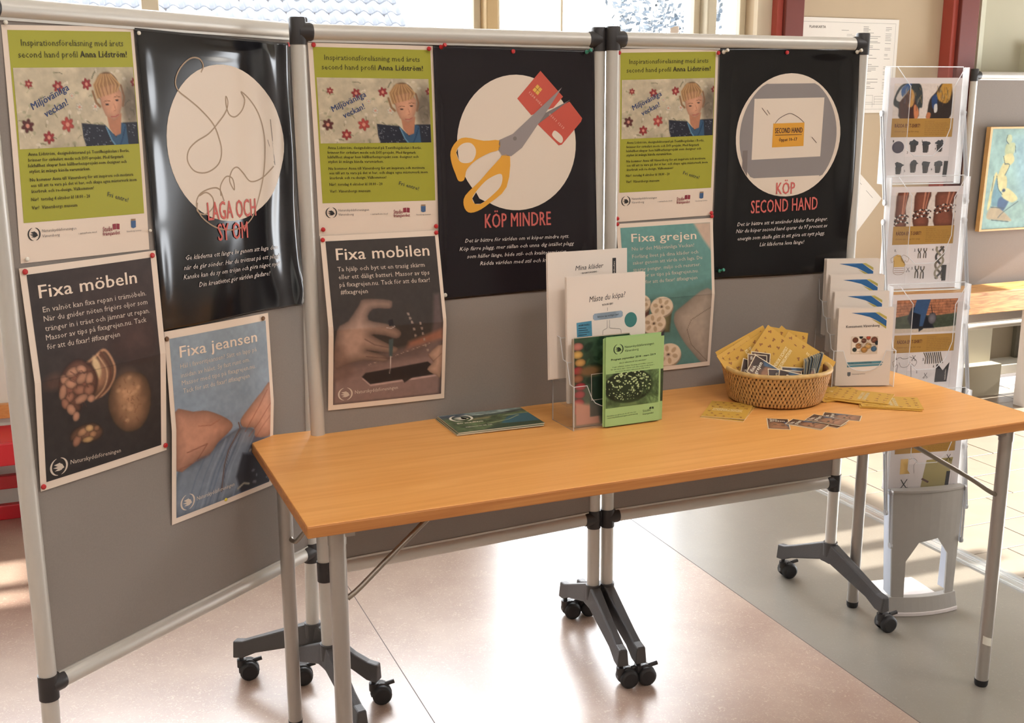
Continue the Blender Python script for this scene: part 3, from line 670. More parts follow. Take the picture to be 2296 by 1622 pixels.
# printed layouts in millimetres on each sheet; q = its corners on the screen (along, height)
ART = {
 'g1': {'q': [(0.005, 1.5932), (0.2837, 1.6049), (0.2945, 1.1845), (0.0071, 1.1915)], 'i': [
 ]},
 'g3': {'q': [(0.0069, 1.5908), (0.2941, 1.5986), (0.2925, 1.1795), (0.0081, 1.1727)], 'i': [
 ]},
 'green': {'q': [(0.0193, 1.5907), (0.3025, 1.5892), (0.3106, 1.1747), (0.0244, 1.1777)], 'i': [
  ('P', 'lime', [(10.9, 8.7),(296.6, 9.0),(291.8, 348.6),(11.6, 346.9)]),
  ('P', 'photo', [(15.3, 72.3),(291.6, 73.4),(287.6, 215.8),(15.2, 214.2)]),
  ('T', 'Inspirationsföreläsning med årets', 'h', 35.9, 35.5, 266.9, 35.5, 11.0),
  ('T', 'second hand profil', 'h', 28.2, 55.8, 155.6, 55.6, 11.1),
  ('T', 'Anna Lidström!', 'hb', 161.2, 55.5, 274.1, 55.3, 11.3),
  ('T', 'Miljövänliga', 'navy', 48.4, 146.9, 130.7, 112.2, 12.6),
  ('T', 'veckan!', 'navy', 74.2, 160.9, 125.5, 139.0, 12.7),
  ('T', 'Anna Lidström, designdoktorand på Textilhögskolan i Borås,', 's', 30.7, 227.1, 261.3, 229.5, 5.7),
  ('T', 'brinner för cirkulärt mode och DIY-projekt. Med färgstark', 's', 30.1, 237.5, 246.2, 240.2, 5.7),
  ('T', 'lekfullhet skapar hon hållbarhetsprojekt som designer och', 's', 29.4, 247.6, 252.4, 249.7, 5.7),
  ('T', 'stylist åt många kända varumärken.', 's', 30.3, 257.8, 164.0, 259.2, 5.8),
  ('T', 'Nu kommer Anna till Vänersborg för att inspirera och motivera', 's', 30.4, 273.0, 267.0, 274.9, 5.8),
  ('T', 'oss till att ta vara på det vi har, och skapa egna mästerverk inom', 's', 31.2, 283.2, 274.8, 285.2, 5.8),
  ('T', 'återbruk och re-design. Välkommen!', 's', 31.3, 293.8, 168.6, 295.0, 5.8),
  ('T', 'När?  torsdag 4 oktober kl 18.00 - 20', 's', 29.7, 308.4, 158.6, 309.8, 6.1),
  ('T', 'Var?  Vänersborgs museum', 's', 30.2, 323.5, 128.1, 324.7, 6.2),
  ('T', 'Fri entre!', 's2', 199.0, 309.7, 249.2, 324.3, 8.4),
  ('P', 'logo', [(31.1, 368.6),(43.6, 369.0)]),
  ('T', 'Naturskyddsföreningen', 's3', 47.8, 366.4, 122.3, 367.1, 5.2),
  ('T', 'Vänersborg', 's3', 47.3, 375.7, 84.5, 376.3, 5.2),
  ('T', 'i samarbete med', 's3', 126.0, 376.7, 168.5, 376.8, 3.5),
  ('T', 'Studie', 'red', 183.2, 376.2, 206.1, 376.3, 9.2),
  ('T', 'främjandet', 'red', 182.8, 384.0, 224.2, 384.0, 7.1),
  ('P', 'book1', [(207.9, 363.6),(215.8, 363.1),(216.0, 373.8),(207.4, 374.2)]),
  ('P', 'book2', [(217.4, 363.1),(224.8, 364.1),(224.2, 374.8),(216.8, 373.8)]),
  ('P', 'crest', [(253.7, 360.7),(266.0, 360.8),(265.4, 373.6),(259.0, 375.2),(253.5, 373.2)]),
  ('P', 'crown', [(254.3, 357.2),(265.8, 357.2),(265.7, 360.4),(254.1, 360.4)]),
  ('T', 'Vänersborgs kommun', 's3', 240.4, 381.7, 278.2, 382.0, 3.2),
 ]},
 'grejen': {'q': [(0.0106, 1.1682), (0.2928, 1.1726), (0.2988, 0.7763), (0.0319, 0.7744)], 'i': [
  ('P', 'inner', [(10.2, 10.2),(288.7, 10.6),(287.4, 406.0),(12.1, 408.3)]),
  ('T', 'Fixa grejen', 'w', 41.2, 50.6, 241.9, 54.5, 21.7),
  ('T', 'Nu är det Miljövänliga Veckan!', 'w2', 40.8, 73.7, 233.5, 74.7, 9.6),
  ('T', 'Förläng livet på dina kläder och', 'w2', 40.1, 94.4, 245.9, 94.1, 9.7),
  ('T', 'saker genom att vårda och laga. Du', 'w2', 40.8, 111.7, 258.3, 110.4, 9.6),
  ('T', 'sparar pengar, miljö och resurser.', 'w2', 41.0, 129.8, 252.5, 128.8, 9.7),
  ('T', 'Massor av tips på fixagrejen.nu.', 'w2', 41.6, 147.3, 244.6, 145.9, 9.8),
  ('T', 'Tack för att du fixar! #fixagrejen', 'w2', 41.8, 165.5, 240.7, 164.5, 9.8),
  ('T', 'Naturskyddsföreningen', 'wl', 43.2, 386.0, 164.4, 380.9, 8.7),
  ('P', 'cloth', [(164.9, 266.6),(185.6, 239.6),(289.0, 199.1),(289.6, 407.3),(224.0, 366.2),(177.3, 303.8)]),
  ('P', 'clothline', [(290.1, 246.1),(223.2, 278.7),(210.8, 306.6),(228.1, 351.9),(285.1, 405.0)]),
  ('P', 'spools', [(58.1, 218.8),(124.2, 232.9),(101.1, 279.3),(42.9, 261.9),(151.8, 374.3)]),
  ('P', 'peach', [(233.7, 9.9),(291.6, 10.7),(287.6, 87.1),(262.6, 54.6)]),
 ]},
 'jeansen': {'q': [(0.3191, 1.0148), (0.6221, 1.0053), (0.6189, 0.5982), (0.3144, 0.6022)], 'i': [
  ('P', 'inner', [(10.2, 15.4),(283.8, 16.0),(287.7, 408.6),(10.3, 407.1)]),
  ('T', 'Fixa jeansen', 'w', 34.2, 59.8, 255.6, 60.6, 23.8),
  ('T', 'Hål i favoritjeansen? Sätt en lapp på', 'w2', 33.1, 83.0, 252.0, 82.5, 10.1),
  ('T', 'insidan av hålet. Sy fast runt om.', 'w2', 33.1, 102.6, 228.9, 102.2, 10.1),
  ('T', 'Massor med tips på fixagrejen.nu.', 'w2', 33.8, 119.2, 245.1, 120.5, 10.1),
  ('T', 'Tack för att du fixar! #fixagrejen', 'w2', 35.4, 136.4, 224.9, 138.8, 10.1),
  ('P', 'logo', [(41.2, 380.0),(60.3, 381.1)]),
  ('T', 'Naturskyddsföreningen', 'wl', 66.2, 384.6, 174.5, 383.1, 9.1),
  ('P', 'handL', [(7.2, 173.6),(57.8, 181.1),(97.7, 188.1),(148.6, 216.3),(168.1, 237.8),(152.4, 253.0),(125.4, 267.1),(103.8, 286.4),(67.8, 291.1),(10.6, 301.6)]),
  ('P', 'handR', [(292.3, 166.5),(260.1, 179.5),(225.4, 202.1),(191.2, 230.6),(201.4, 250.2),(234.6, 260.5),(239.5, 283.6),(297.5, 282.8)]),
  ('P', 'jeans', [(15.2, 304.9),(57.5, 296.5),(125.3, 271.2),(184.9, 250.4),(234.5, 264.8),(221.6, 309.5),(190.3, 401.1),(15.3, 406.6)]),
  ('P', 'dark', [(199.2, 312.1),(249.4, 330.2),(288.3, 390.6),(287.7, 408.6),(195.7, 407.1),(180.7, 363.3)]),
  ('P', 'zip', [(185.5, 235.7),(190.4, 249.6),(156.3, 292.0),(144.2, 327.0),(136.5, 384.5)]),
 ]},
 'kop': {'q': [(0.3068, 1.5902), (0.7276, 1.5875), (0.7487, 1.0139), (0.3111, 1.0092)], 'i': [
  ('P', 'circle', [(204.0, 221.5),(206.4, 61.7),(193.5, 386.5),(51.3, 209.9),(363.5, 214.8)]),
  ('P', 'card', [(271.6, 51.7),(331.4, 112.6),(304.4, 139.3),(244.3, 156.8),(208.1, 117.5)]),
  ('P', 'card2', [(348.8, 124.4),(382.6, 165.0),(379.4, 173.3),(325.1, 229.3),(316.7, 231.0),(260.1, 177.9),(285.4, 152.2)]),
  ('P', 'chip', [(262.6, 83.7),(275.4, 95.3),(262.7, 109.2),(249.1, 97.3)]),
  ('P', 'slot', [(301.7, 198.1),(309.2, 195.2),(325.6, 208.5),(327.9, 219.9),(320.2, 224.7),(300.6, 208.2)]),
  ('P', 'blade2', [(351.0, 120.0),(281.3, 152.2),(226.6, 207.1),(201.6, 234.3),(260.0, 179.8)]),
  ('P', 'blade', [(158.2, 215.2),(194.5, 201.1),(269.3, 139.3),(328.7, 90.1),(285.5, 148.5),(217.8, 234.6),(189.0, 254.3),(165.1, 251.9),(155.6, 237.0)]),
  ('P', 'pivot', [(199.4, 212.2),(205.1, 212.3)]),
  ('P', 'h1', [(158.2, 215.9),(118.8, 216.3),(72.5, 207.7),(49.2, 217.0),(34.4, 239.9),(36.2, 266.8),(45.0, 292.2),(52.1, 308.8),(63.7, 309.2),(68.9, 300.3),(74.1, 282.3),(98.0, 261.2),(133.7, 244.6),(156.8, 237.8)]),
  ('P', 'h1hole', [(48.4, 242.7),(54.5, 229.6),(68.2, 220.9),(85.6, 221.2),(96.8, 234.0),(96.3, 250.3),(86.2, 264.5),(68.8, 267.7),(55.5, 261.9)]),
  ('P', 'h1dark', [(48.4, 242.7),(52.1, 233.1),(52.5, 245.6),(54.8, 260.1)]),
  ('P', 'h2', [(164.3, 252.6),(185.8, 255.4),(175.0, 328.1),(130.2, 365.3),(98.3, 383.1),(74.9, 384.8),(63.8, 367.7),(68.4, 344.1),(104.3, 312.5),(132.5, 284.1),(159.0, 259.1)]),
  ('P', 'h2hole', [(155.9, 295.9),(164.5, 303.6),(159.1, 325.7),(138.7, 345.3),(110.6, 364.4),(93.0, 365.4),(85.6, 352.2),(95.8, 336.0),(123.9, 309.5)]),
  ('P', 'h2dark', [(95.7, 337.9),(103.9, 353.0),(117.8, 360.3),(106.6, 365.7),(91.8, 365.4),(85.6, 352.2)]),
  ('T', '1234 0056', 'card', 238.4, 104.6, 271.5, 135.6, 5.8),
  ('T', '01011 1213', 'card', 290.3, 155.9, 329.4, 191.7, 5.9),
  ('T', 'KÖP MINDRE', 'r', 115.9, 425.1, 289.6, 427.9, 33.6),
  ('T', 'Det är bättre för världen om vi köper mindre nytt.', 'i', 64.6, 457.6, 337.0, 463.4, 9.2),
  ('T', 'Köp färre plagg, mer sällan och unna dig istället plagg', 'i', 50.3, 476.6, 350.7, 482.6, 9.2),
  ('T', 'som håller länge, både stil- och kvalitetsmässigt.', 'i', 68.8, 496.2, 329.9, 502.4, 9.2),
  ('T', 'Rädda världen med stil och kvalitet.', 'i', 101.2, 515.7, 308.7, 521.4, 9.3),
 ]},
 'laga': {'q': [(0.2847, 1.6033), (0.7143, 1.5926), (0.7414, 1.0094), (0.3156, 1.0155)], 'i': [
  ('P', 'circle', [(205.3, 217.3),(221.9, 56.2),(197.5, 382.9),(51.8, 219.2),(378.7, 219.0)]),
  ('P', 'thread', [(155.2, 74.9),(162.1, 61.1),(151.2, 48.3),(128.9, 48.6),(102.9, 67.5),(87.1, 92.8),(91.5, 112.5),(116.1, 128.4),(145.4, 148.0),(177.1, 176.9),(190.6, 206.6),(195.0, 234.9),(182.8, 261.3),(150.6, 276.9),(118.7, 273.4),(102.0, 252.3),(107.5, 230.1),(129.6, 213.2),(163.3, 197.8),(193.9, 173.3),(215.0, 152.1),(222.7, 132.6),(218.1, 120.5),(217.2, 139.7),(224.1, 157.9),(240.7, 162.3),(261.7, 147.7),(271.2, 126.1),(261.8, 109.7),(286.2, 125.7),(309.1, 154.2),(320.6, 188.9),(322.6, 225.9),(313.2, 285.4),(292.6, 340.8),(268.1, 382.5),(225.6, 401.0),(171.9, 396.3),(131.5, 372.7),(115.8, 345.0),(125.1, 322.6),(154.2, 311.0),(180.1, 312.9),(191.1, 338.7)]),
  ('P', 'thread', [(118.8, 338.2),(117.0, 355.7),(137.1, 363.4),(159.8, 349.5),(160.3, 329.8),(144.1, 318.3),(124.9, 324.4)]),
  ('P', 'thread', [(183.5, 327.5),(184.6, 306.0),(201.9, 287.6),(219.9, 293.0),(222.6, 316.8),(210.8, 296.3),(220.2, 274.9),(235.6, 268.9),(251.9, 281.4),(272.9, 300.6),(307.2, 294.5),(343.8, 269.4)]),
  ('P', 'needle', [(342.4, 166.6),(344.1, 265.6),(331.2, 211.1),(342.8, 261.8),(347.7, 266.9),(342.4, 166.6)]),
  ('T', 'LAGA OCH', 'r', 142.8, 377.1, 283.2, 376.0, 37.5),
  ('T', 'SY OM', 'r', 165.9, 422.0, 254.1, 422.8, 35.6),
  ('T', 'Ge kläderna ett längre liv genom att laga dem', 'i', 75.3, 454.1, 341.1, 456.1, 9.8),
  ('T', 'när de går sönder. Har du tröttnat på ett plagg?', 'i', 68.3, 474.2, 348.2, 476.5, 9.8),
  ('T', 'Kanske kan du sy om tröjan och göra något nytt?', 'i', 65.2, 493.6, 346.7, 494.5, 9.8),
  ('T', 'Din kreativitet gör världen gladare!', 'i', 103.3, 514.2, 312.9, 513.7, 10.1),
 ]},
 'mobeln': {'q': [(0.0007, 1.1836), (0.3079, 1.1813), (0.31, 0.7683), (0.0097, 0.7703)], 'i': [
  ('P', 'inner', [(13.9, 11.6),(282.9, 12.3),(283.6, 405.7),(11.5, 405.3)]),
  ('T', 'Fixa möbeln', 'w', 30.6, 57.9, 243.3, 58.3, 23.7),
  ('T', 'En valnöt kan fixa repan i trämöbeln.', 'w2', 34.2, 84.2, 262.3, 85.8, 10.0),
  ('T', 'När du gnider nöten frigörs oljor som', 'w2', 33.6, 101.0, 263.2, 103.6, 10.0),
  ('T', 'tränger in i träet och jämnar ut repan.', 'w2', 33.7, 118.9, 266.4, 121.5, 10.0),
  ('T', 'Massor av tips på fixagrejen.nu. Tack', 'w2', 33.1, 135.8, 256.3, 138.4, 10.0),
  ('T', 'för att du fixar! #fixagrejen', 'w2', 32.9, 152.8, 190.0, 156.2, 10.1),
  ('P', 'logo', [(39.8, 381.4),(58.2, 383.1)]),
  ('T', 'Naturskyddsföreningen', 'wl', 64.5, 383.9, 179.6, 391.5, 8.5),
  ('P', 'shell', [(152.9, 176.4),(170.7, 212.6),(163.9, 244.0),(139.2, 264.1),(108.5, 264.2),(82.5, 243.9),(94.4, 200.4),(127.6, 185.9)]),
  ('P', 'kernel', [(46.8, 232.3),(57.6, 199.8),(88.3, 181.6),(118.5, 198.3),(131.9, 229.8),(121.1, 259.9),(93.1, 257.1),(93.1, 278.6),(82.7, 283.3),(61.0, 263.8)]),
  ('P', 'nut', [(207.6, 231.3),(241.8, 245.9),(257.2, 283.5),(251.7, 328.1),(229.4, 353.3),(193.8, 352.5),(165.6, 325.7),(152.8, 285.5),(163.6, 247.6),(186.0, 232.3)]),
  ('P', 'bits', [(65.8, 336.4),(75.6, 317.4),(116.3, 313.3),(139.4, 333.9),(129.7, 349.8),(100.6, 351.2),(81.2, 342.4)]),
  ('P', 'nut2', [(174.5, 115.7),(242.5, 115.9),(279.8, 155.5),(271.7, 206.7),(209.1, 213.0),(168.6, 186.7)]),
 ]},
 'mobilen': {'q': [(0.0249, 1.1777), (0.3084, 1.1758), (0.315, 0.7695), (0.0246, 0.7755)], 'i': [
  ('P', 'inner', [(11.7, 11.7),(291.6, 14.7),(283.5, 407.8),(10.7, 407.0)]),
  ('T', 'Fixa mobilen', 'w', 33.7, 57.1, 268.7, 58.4, 26.6),
  ('T', 'Ta hjälp och byt ut en trasig skärm', 'w2', 34.2, 83.0, 253.2, 84.2, 10.3),
  ('T', 'eller ett dåligt batteri. Massor av tips', 'w2', 35.0, 101.0, 263.6, 103.2, 10.4),
  ('T', 'på fixagrejen.nu. Tack för att du fixar!', 'w2', 35.8, 118.9, 262.5, 120.6, 10.4),
  ('T', '#fixagrejen', 'w2', 36.7, 136.0, 102.7, 137.1, 10.4),
  ('P', 'logo', [(41.2, 381.2),(58.8, 381.3)]),
  ('T', 'Naturskyddsföreningen', 'wl', 64.9, 383.3, 173.1, 381.5, 8.9),
  ('P', 'hand', [(19.4, 219.8),(48.9, 198.8),(77.6, 164.5),(91.8, 150.6),(153.7, 156.5),(160.9, 167.0),(152.8, 177.1),(111.3, 175.2),(98.2, 199.2),(144.3, 212.8),(171.6, 228.4),(178.8, 240.9),(167.1, 251.2),(136.1, 240.8),(105.1, 236.7),(149.0, 264.0),(171.3, 276.1),(162.0, 288.3),(134.2, 283.1),(93.1, 274.5),(133.9, 289.9),(146.0, 301.2),(136.6, 307.9),(85.1, 299.2),(44.0, 305.6),(15.1, 310.3)]),
  ('P', 'desk', [(14.8, 316.4),(287.2, 296.4),(283.5, 407.8),(10.7, 407.0)]),
  ('P', 'phone', [(81.5, 341.4),(90.5, 332.0),(249.9, 317.5),(283.4, 346.7),(274.0, 352.9),(102.9, 362.4)]),
  ('P', 'thumb', [(250.7, 300.1),(288.0, 277.3),(285.5, 358.5),(273.8, 356.4),(249.1, 338.3),(264.4, 318.8)]),
  ('P', 'driver', [(147.8, 250.3),(159.4, 249.5),(157.4, 295.4),(151.7, 339.5),(149.4, 294.7)]),
  ('P', 'cable', [(269.5, 150.8),(284.1, 150.0),(286.3, 275.4),(246.9, 303.3),(221.2, 314.9),(229.4, 291.4),(255.4, 272.9)]),
 ]},
 'sec': {'q': [(0.298, 1.5976), (0.7293, 1.6056), (0.7358, 1.0052), (0.2952, 1.0106)], 'i': [
  ('P', 'circle', [(208.9, 220.2),(200.1, 63.2),(217.8, 380.9),(53.8, 217.2),(370.2, 223.3)]),
  ('P', 'band', [(126.0, 89.1),(287.8, 88.1),(357.0, 160.1),(360.8, 253.0),(309.2, 328.9),(104.3, 330.6),(66.7, 268.6),(62.2, 173.8)]),
  ('P', 'pane', [(103.9, 126.5),(316.7, 125.5),(311.5, 278.1),(104.0, 282.4)]),
  ('P', 'pane2', [(103.4, 330.6),(311.4, 327.8),(311.2, 345.9),(263.0, 375.6),(219.2, 381.7),(161.9, 368.6),(104.5, 334.3)]),
  ('P', 'post', [(76.2, 257.8),(91.0, 257.4),(92.5, 324.7),(76.7, 302.0)]),
  ('P', 'sign', [(164.1, 190.1),(258.7, 189.1),(258.7, 249.7),(163.5, 251.7)]),
  ('P', 'line', [(169.6, 189.4),(184.0, 175.8),(212.4, 165.3),(238.1, 174.8),(257.4, 188.7)]),
  ('P', 'line', [(127.0, 149.5),(145.0, 168.6)]),
  ('P', 'line', [(143.0, 155.2),(152.1, 166.2)]),
  ('P', 'line', [(283.0, 227.2),(298.2, 242.4)]),
  ('P', 'line', [(171.3, 220.2),(251.7, 219.9)]),
  ('T', 'SECOND HAND', 'dk', 170.2, 215.1, 253.6, 214.8, 13.2),
  ('T', 'Öppet 10–17', 'dk', 182.9, 236.3, 238.1, 235.6, 8.1),
  ('T', 'KÖP', 'r', 180.8, 374.1, 237.7, 374.0, 30.1),
  ('T', 'SECOND HAND', 'r', 107.9, 422.6, 310.2, 418.3, 33.3),
  ('T', 'Det är bättre att vi använder kläder flera gånger.', 'i', 69.1, 455.2, 344.6, 449.6, 9.9),
  ('T', 'När du köper second hand sparar du 97 procent av', 'i', 66.5, 473.3, 345.7, 467.8, 9.9),
  ('T', 'energin som skulle gått åt att göra ett nytt plagg.', 'i', 71.7, 493.3, 337.9, 488.0, 10.0),
  ('T', 'Låt kläderna leva länge!', 'i', 137.6, 511.4, 274.2, 509.5, 10.0),
 ]},
}
# ================================================================== PAINTED PRINTS (vertex colours on the sheet)
def vnoise(h, w, sc, seed=0, oct=4):
    r = np.random.RandomState(seed); out = np.zeros((h, w)); amp = 1; tot = 0
    for o in range(oct):
        gh, gw = max(2, int(h / sc) + 2), max(2, int(w / sc) + 2)
        g = r.rand(gh, gw)
        y = np.linspace(0, gh - 1.001, h); x = np.linspace(0, gw - 1.001, w)
        yi, xi = y.astype(int), x.astype(int); fy, fx = (y - yi)[:, None], (x - xi)[None, :]
        fy = fy * fy * (3 - 2 * fy); fx = fx * fx * (3 - 2 * fx)
        out += amp * (g[yi][:, xi] * (1 - fy) * (1 - fx) + g[yi + 1][:, xi] * fy * (1 - fx) + g[yi][:, xi + 1] * (1 - fy) * fx + g[yi + 1][:, xi + 1] * fy * fx)
        tot += amp; amp *= .5; sc = max(1.5, sc / 2)
    return out / tot
def sm(pts, n=5):
    'closed outline rounded off'
    m = len(pts); out = []
    for i in range(m):
        a, b, c, d = pts[i - 1], pts[i], pts[(i + 1) % m], pts[(i + 2) % m]
        for k in range(n):
            t = k / n
            out.append(tuple(.5 * (2 * b[j] + (c[j] - a[j]) * t + (2 * a[j] - 5 * b[j] + 4 * c[j] - d[j]) * t * t + (3 * b[j] - a[j] - 3 * c[j] + d[j]) * t ** 3) for j in (0, 1)))
    return out
class Art:
    """a picture W x H mm on an nx x ny lattice, painted with soft shapes"""
    def __init__(s, W, H, nx, ny, base, x0=0, y0=0):
        s.W, s.H, s.nx, s.ny, s.x0, s.y0 = W, H, nx, ny, x0, y0
        s.X, s.Y = np.meshgrid(np.linspace(x0, x0 + W, nx), np.linspace(y0, y0 + H, ny))
        s.I = np.zeros((ny, nx, 3)) + np.array(base) / 255.
    def sd(s, pts):
        X, Y = s.X, s.Y; n = len(pts); d = np.full(X.shape, 1e9); ins = np.zeros(X.shape, bool)
        for i in range(n):
            ax, ay = pts[i]; bx, by = pts[(i + 1) % n]
            ex, ey = bx - ax, by - ay; L = ex * ex + ey * ey + 1e-9
            t = np.clip(((X - ax) * ex + (Y - ay) * ey) / L, 0, 1)
            d = np.minimum(d, np.hypot(X - ax - t * ex, Y - ay - t * ey))
            c = ((ay > Y) != (by > Y))
            with np.errstate(divide='ignore', invalid='ignore'):
                xx = (bx - ax) * (Y - ay) / ((by - ay) if by != ay else 1e-9) + ax
            ins ^= (c & (X < xx))
        return np.where(ins, d, -d)
    def put(s, m, col, a=1.0):
        m = np.clip(m, 0, 1)[..., None] * a
        col = np.asarray(col, float)
        if col.ndim == 1: col = col / 255.
        s.I = s.I * (1 - m) + col * m
    def poly(s, pts, col, soft=1.2, a=1.0, shade=None):
        d = s.sd(pts); m = np.clip(d / soft + .5, 0, 1)
        if shade:   # rounded look: darker rim
            rim, k = shade; f = np.clip(d / rim, 0, 1) ** .6; c = np.array(col)[None, None] / 255. * (k + (1 - k) * f)[..., None]
            s.put(m, c, a)
        else: s.put(m, col, a)
    def ell(s, cx, cy, rx, ry, col, soft=.15, a=1.0, ang=0, shade=None):
        c, q = math.cos(ang), math.sin(ang); u = ((s.X - cx) * c + (s.Y - cy) * q) / rx; v = (-(s.X - cx) * q + (s.Y - cy) * c) / ry
        r = np.hypot(u, v); m = np.clip((1 - r) / soft + .5, 0, 1)
        if shade is not None: s.put(m, np.array(col)[None, None] / 255. * (shade + (1 - shade) * np.sqrt(np.clip(1 - r * r, 0, 1)))[..., None], a)
        else: s.put(m, col, a)
    def line(s, pts, w, col, soft=.8, a=1.0):
        d = np.full(s.X.shape, 1e9)
        for (ax, ay), (bx, by) in zip(pts[:-1], pts[1:]):
            ex, ey = bx - ax, by - ay; L = ex * ex + ey * ey + 1e-9
            t = np.clip(((s.X - ax) * ex + (s.Y - ay) * ey) / L, 0, 1)
            d = np.minimum(d, np.hypot(s.X - ax - t * ex, s.Y - ay - t * ey))
        s.put(np.clip((w / 2 - d) / soft + .5, 0, 1), col, a)
    def tex(s, amt, sc, seed, mask=None):
        n = vnoise(s.ny, s.nx, sc, seed) - .5
        m = 1 if mask is None else mask
        s.I = np.clip(s.I * (1 + (n * amt * 2 * m)[..., None]), 0, 1)
    def vgrad(s, c0, c1):
        t = ((s.Y - s.y0) / s.H)[..., None]; s.I = np.array(c0) / 255. * (1 - t) + np.array(c1) / 255. * t + 0 * s.I
    def mesh(s, name, m, fn, root, label=None):
        nx, ny = s.nx, s.ny
        vs = [fn(float(s.X[j, i]), float(s.Y[j, i])) for j in range(ny) for i in range(nx)]
        mb = MB(); mb.v = vs
        mb.f = [(j * nx + i, j * nx + i + 1, (j + 1) * nx + i + 1, (j + 1) * nx + i) for j in range(ny - 1) for i in range(nx - 1)]
        mb.sm = [True] * len(mb.f)
        o = mb.build(name, m, root, label=label)
        me = o.data; at = me.color_attributes.new('ink', 'FLOAT_COLOR', 'POINT')
        I = np.clip(s.I, 0, 1); L = np.where(I <= .04045, I / 12.92, ((I + .055) / 1.055) ** 2.4).reshape(-1, 3)
        buf = np.ones((nx * ny, 4), np.float32); buf[:, :3] = L; at.data.foreach_set('color', buf.ravel())
        return o
# ------------------------------------------------------------------ poster surfaces
PRINT = print_mat('printed_matt', .55, .3)
PRINTG = print_mat('printed_gloss', .3, .5)
PAPER = mat('poster_paper', rgb(226, 208, 190), .7)
def surface(k, q, W, H, bfun):
    TLc, TRc, BRc, BLc = [Vector(c) for c in q]
    def fn(x, y, l=0.0):
        u, v = x / W, y / H
        a = TLc * (1 - u) * (1 - v) + TRc * u * (1 - v) + BRc * u * v + BLc * (1 - u) * v
        return pan_pt(k, a.x, .0056 + bfun(x, y) + l * .00035, a.y)
    return fn
def sheet(mb, fn, W, H, nx, ny, th=1.0):
    """thin sheet of paper following fn, front at layer 0, back at layer -th"""
    n = (nx + 1) * (ny + 1)
    P = [(W * i / nx, H * j / ny) for j in range(ny + 1) for i in range(nx + 1)]
    vs = [fn(x, y, 0) for x, y in P] + [fn(x, y, -th) for x, y in P]
    fs = []
    for j in range(ny):
        for i in range(nx):
            a = j * (nx + 1) + i; fs.append((a, a + 1, a + nx + 2, a + nx + 1)); fs.append((n + a, n + a + nx + 1, n + a + nx + 2, n + a + 1))
    for i in range(nx):
        a = i; fs.append((a, n + a, n + a + 1, a + 1)); a = ny * (nx + 1) + i; fs.append((a + 1, n + a + 1, n + a, a))
    for j in range(ny):
        a = j * (nx + 1); b = a + nx + 1; fs.append((b, n + b, n + a, a)); a += nx; b += nx; fs.append((a, n + a, n + b, b))
    mb._add(vs, fs, False)
CELL = [18]
def flat(name, pts, m, fn, root, layer, cell=None, label=None):
    cell = cell or CELL[0]
    return _flat(name, pts, m, fn, root, layer, cell, label)
def _flat(name, pts, m, fn, root, layer, cell, label=None):
    """flat print shape cut to the lattice of the sheet so it follows its curve"""
    bm = bmesh.new(); vs = [bm.verts.new((x, y, 0)) for x, y in pts]
    try: f = bm.faces.new(vs)
    except ValueError: bm.free(); return None
    bmesh.ops.triangulate(bm, faces=bm.faces)
    xs = [p[0] for p in pts]; ys = [p[1] for p in pts]
    for ax, lo, hi in ((0, min(xs), max(xs)), (1, min(ys), max(ys))):
        c = math.ceil(lo / cell) * cell
        while c < hi:
            co = [0, 0, 0]; no = [0, 0, 0]; co[ax] = c; no[ax] = 1
            bmesh.ops.bisect_plane(bm, geom=bm.verts[:] + bm.edges[:] + bm.faces[:], plane_co=co, plane_no=no)
            c += cell
    bm.verts.index_update()
    mb = MB(); mb._add([fn(v.co.x, v.co.y, layer) for v in bm.verts], [tuple(v.index for v in f.verts) for f in bm.faces], True)
    bm.free()
    return mb.build(name, m, root, label=label)
def circle_pts(cx, cy, rx, ry, n=56): return [(cx + rx * math.cos(2 * PI * k / n), cy + ry * math.sin(2 * PI * k / n)) for k in range(n)]
def ribbon(name, pts, wdt, m, fn, root, layer):
    P = [Vector((x, y, 0)) for x, y in pts]
    if len(P) > 3: P = smooth_path(P, 5)
    mb = MB(); vs = []
    for i, p in enumerate(P):
        d = (P[min(i + 1, len(P) - 1)] - P[max(i - 1, 0)]); d.normalize(); s = Vector((-d.y, d.x, 0)) * wdt / 2
        vs += [fn((p + s).x, (p + s).y, layer), fn((p - s).x, (p - s).y, layer)]
    mb._add(vs, [(2 * i, 2 * i + 1, 2 * i + 3, 2 * i + 2) for i in range(len(P) - 1)])
    return mb.build(name, m, root) if name else mb
def logo(name, m, cx, cy, r, fn, root, layer):
    """broken ring round a flying bird"""
    mb = MB()
    for a0, a1 in ((100, 255), (-75, 75)):
        n = 14; vs = []
        for k in range(n + 1):
            a = math.radians(a0 + (a1 - a0) * k / n); w_ = .1 * r * math.sin(PI * k / n) + .02 * r
            vs += [fn(cx + (r + w_) * math.cos(a), cy + (r + w_) * math.sin(a), layer), fn(cx + (r - w_) * math.cos(a), cy + (r - w_) * math.sin(a), layer)]
        mb._add(vs, [(2 * k, 2 * k + 1, 2 * k + 3, 2 * k + 2) for k in range(n)])
    for pl in ([(-.62, -.30), (.12, -.42), (.55, .10), (.02, .08)], [(-.75, .02), (-.05, -.02), (.60, .10), (.05, .34)], [(-.55, .42), (-.02, .22), (.50, .12), (.34, .44), (.02, .50)], [(.05, -.38), (.42, -.20), (.66, .26), (.30, .40), (.0, .1)]):
        mb._add([fn(cx + x * r, cy + y * r, layer) for x, y in pl], [tuple(range(len(pl)))])
    return mb.build(name, m, root)
STY = {}
def sty(name, col, bold=0, shear=0, part='body_text'):
    STY[name] = (mat('ink_' + name, rgb(*col), .6), bold, shear, part)
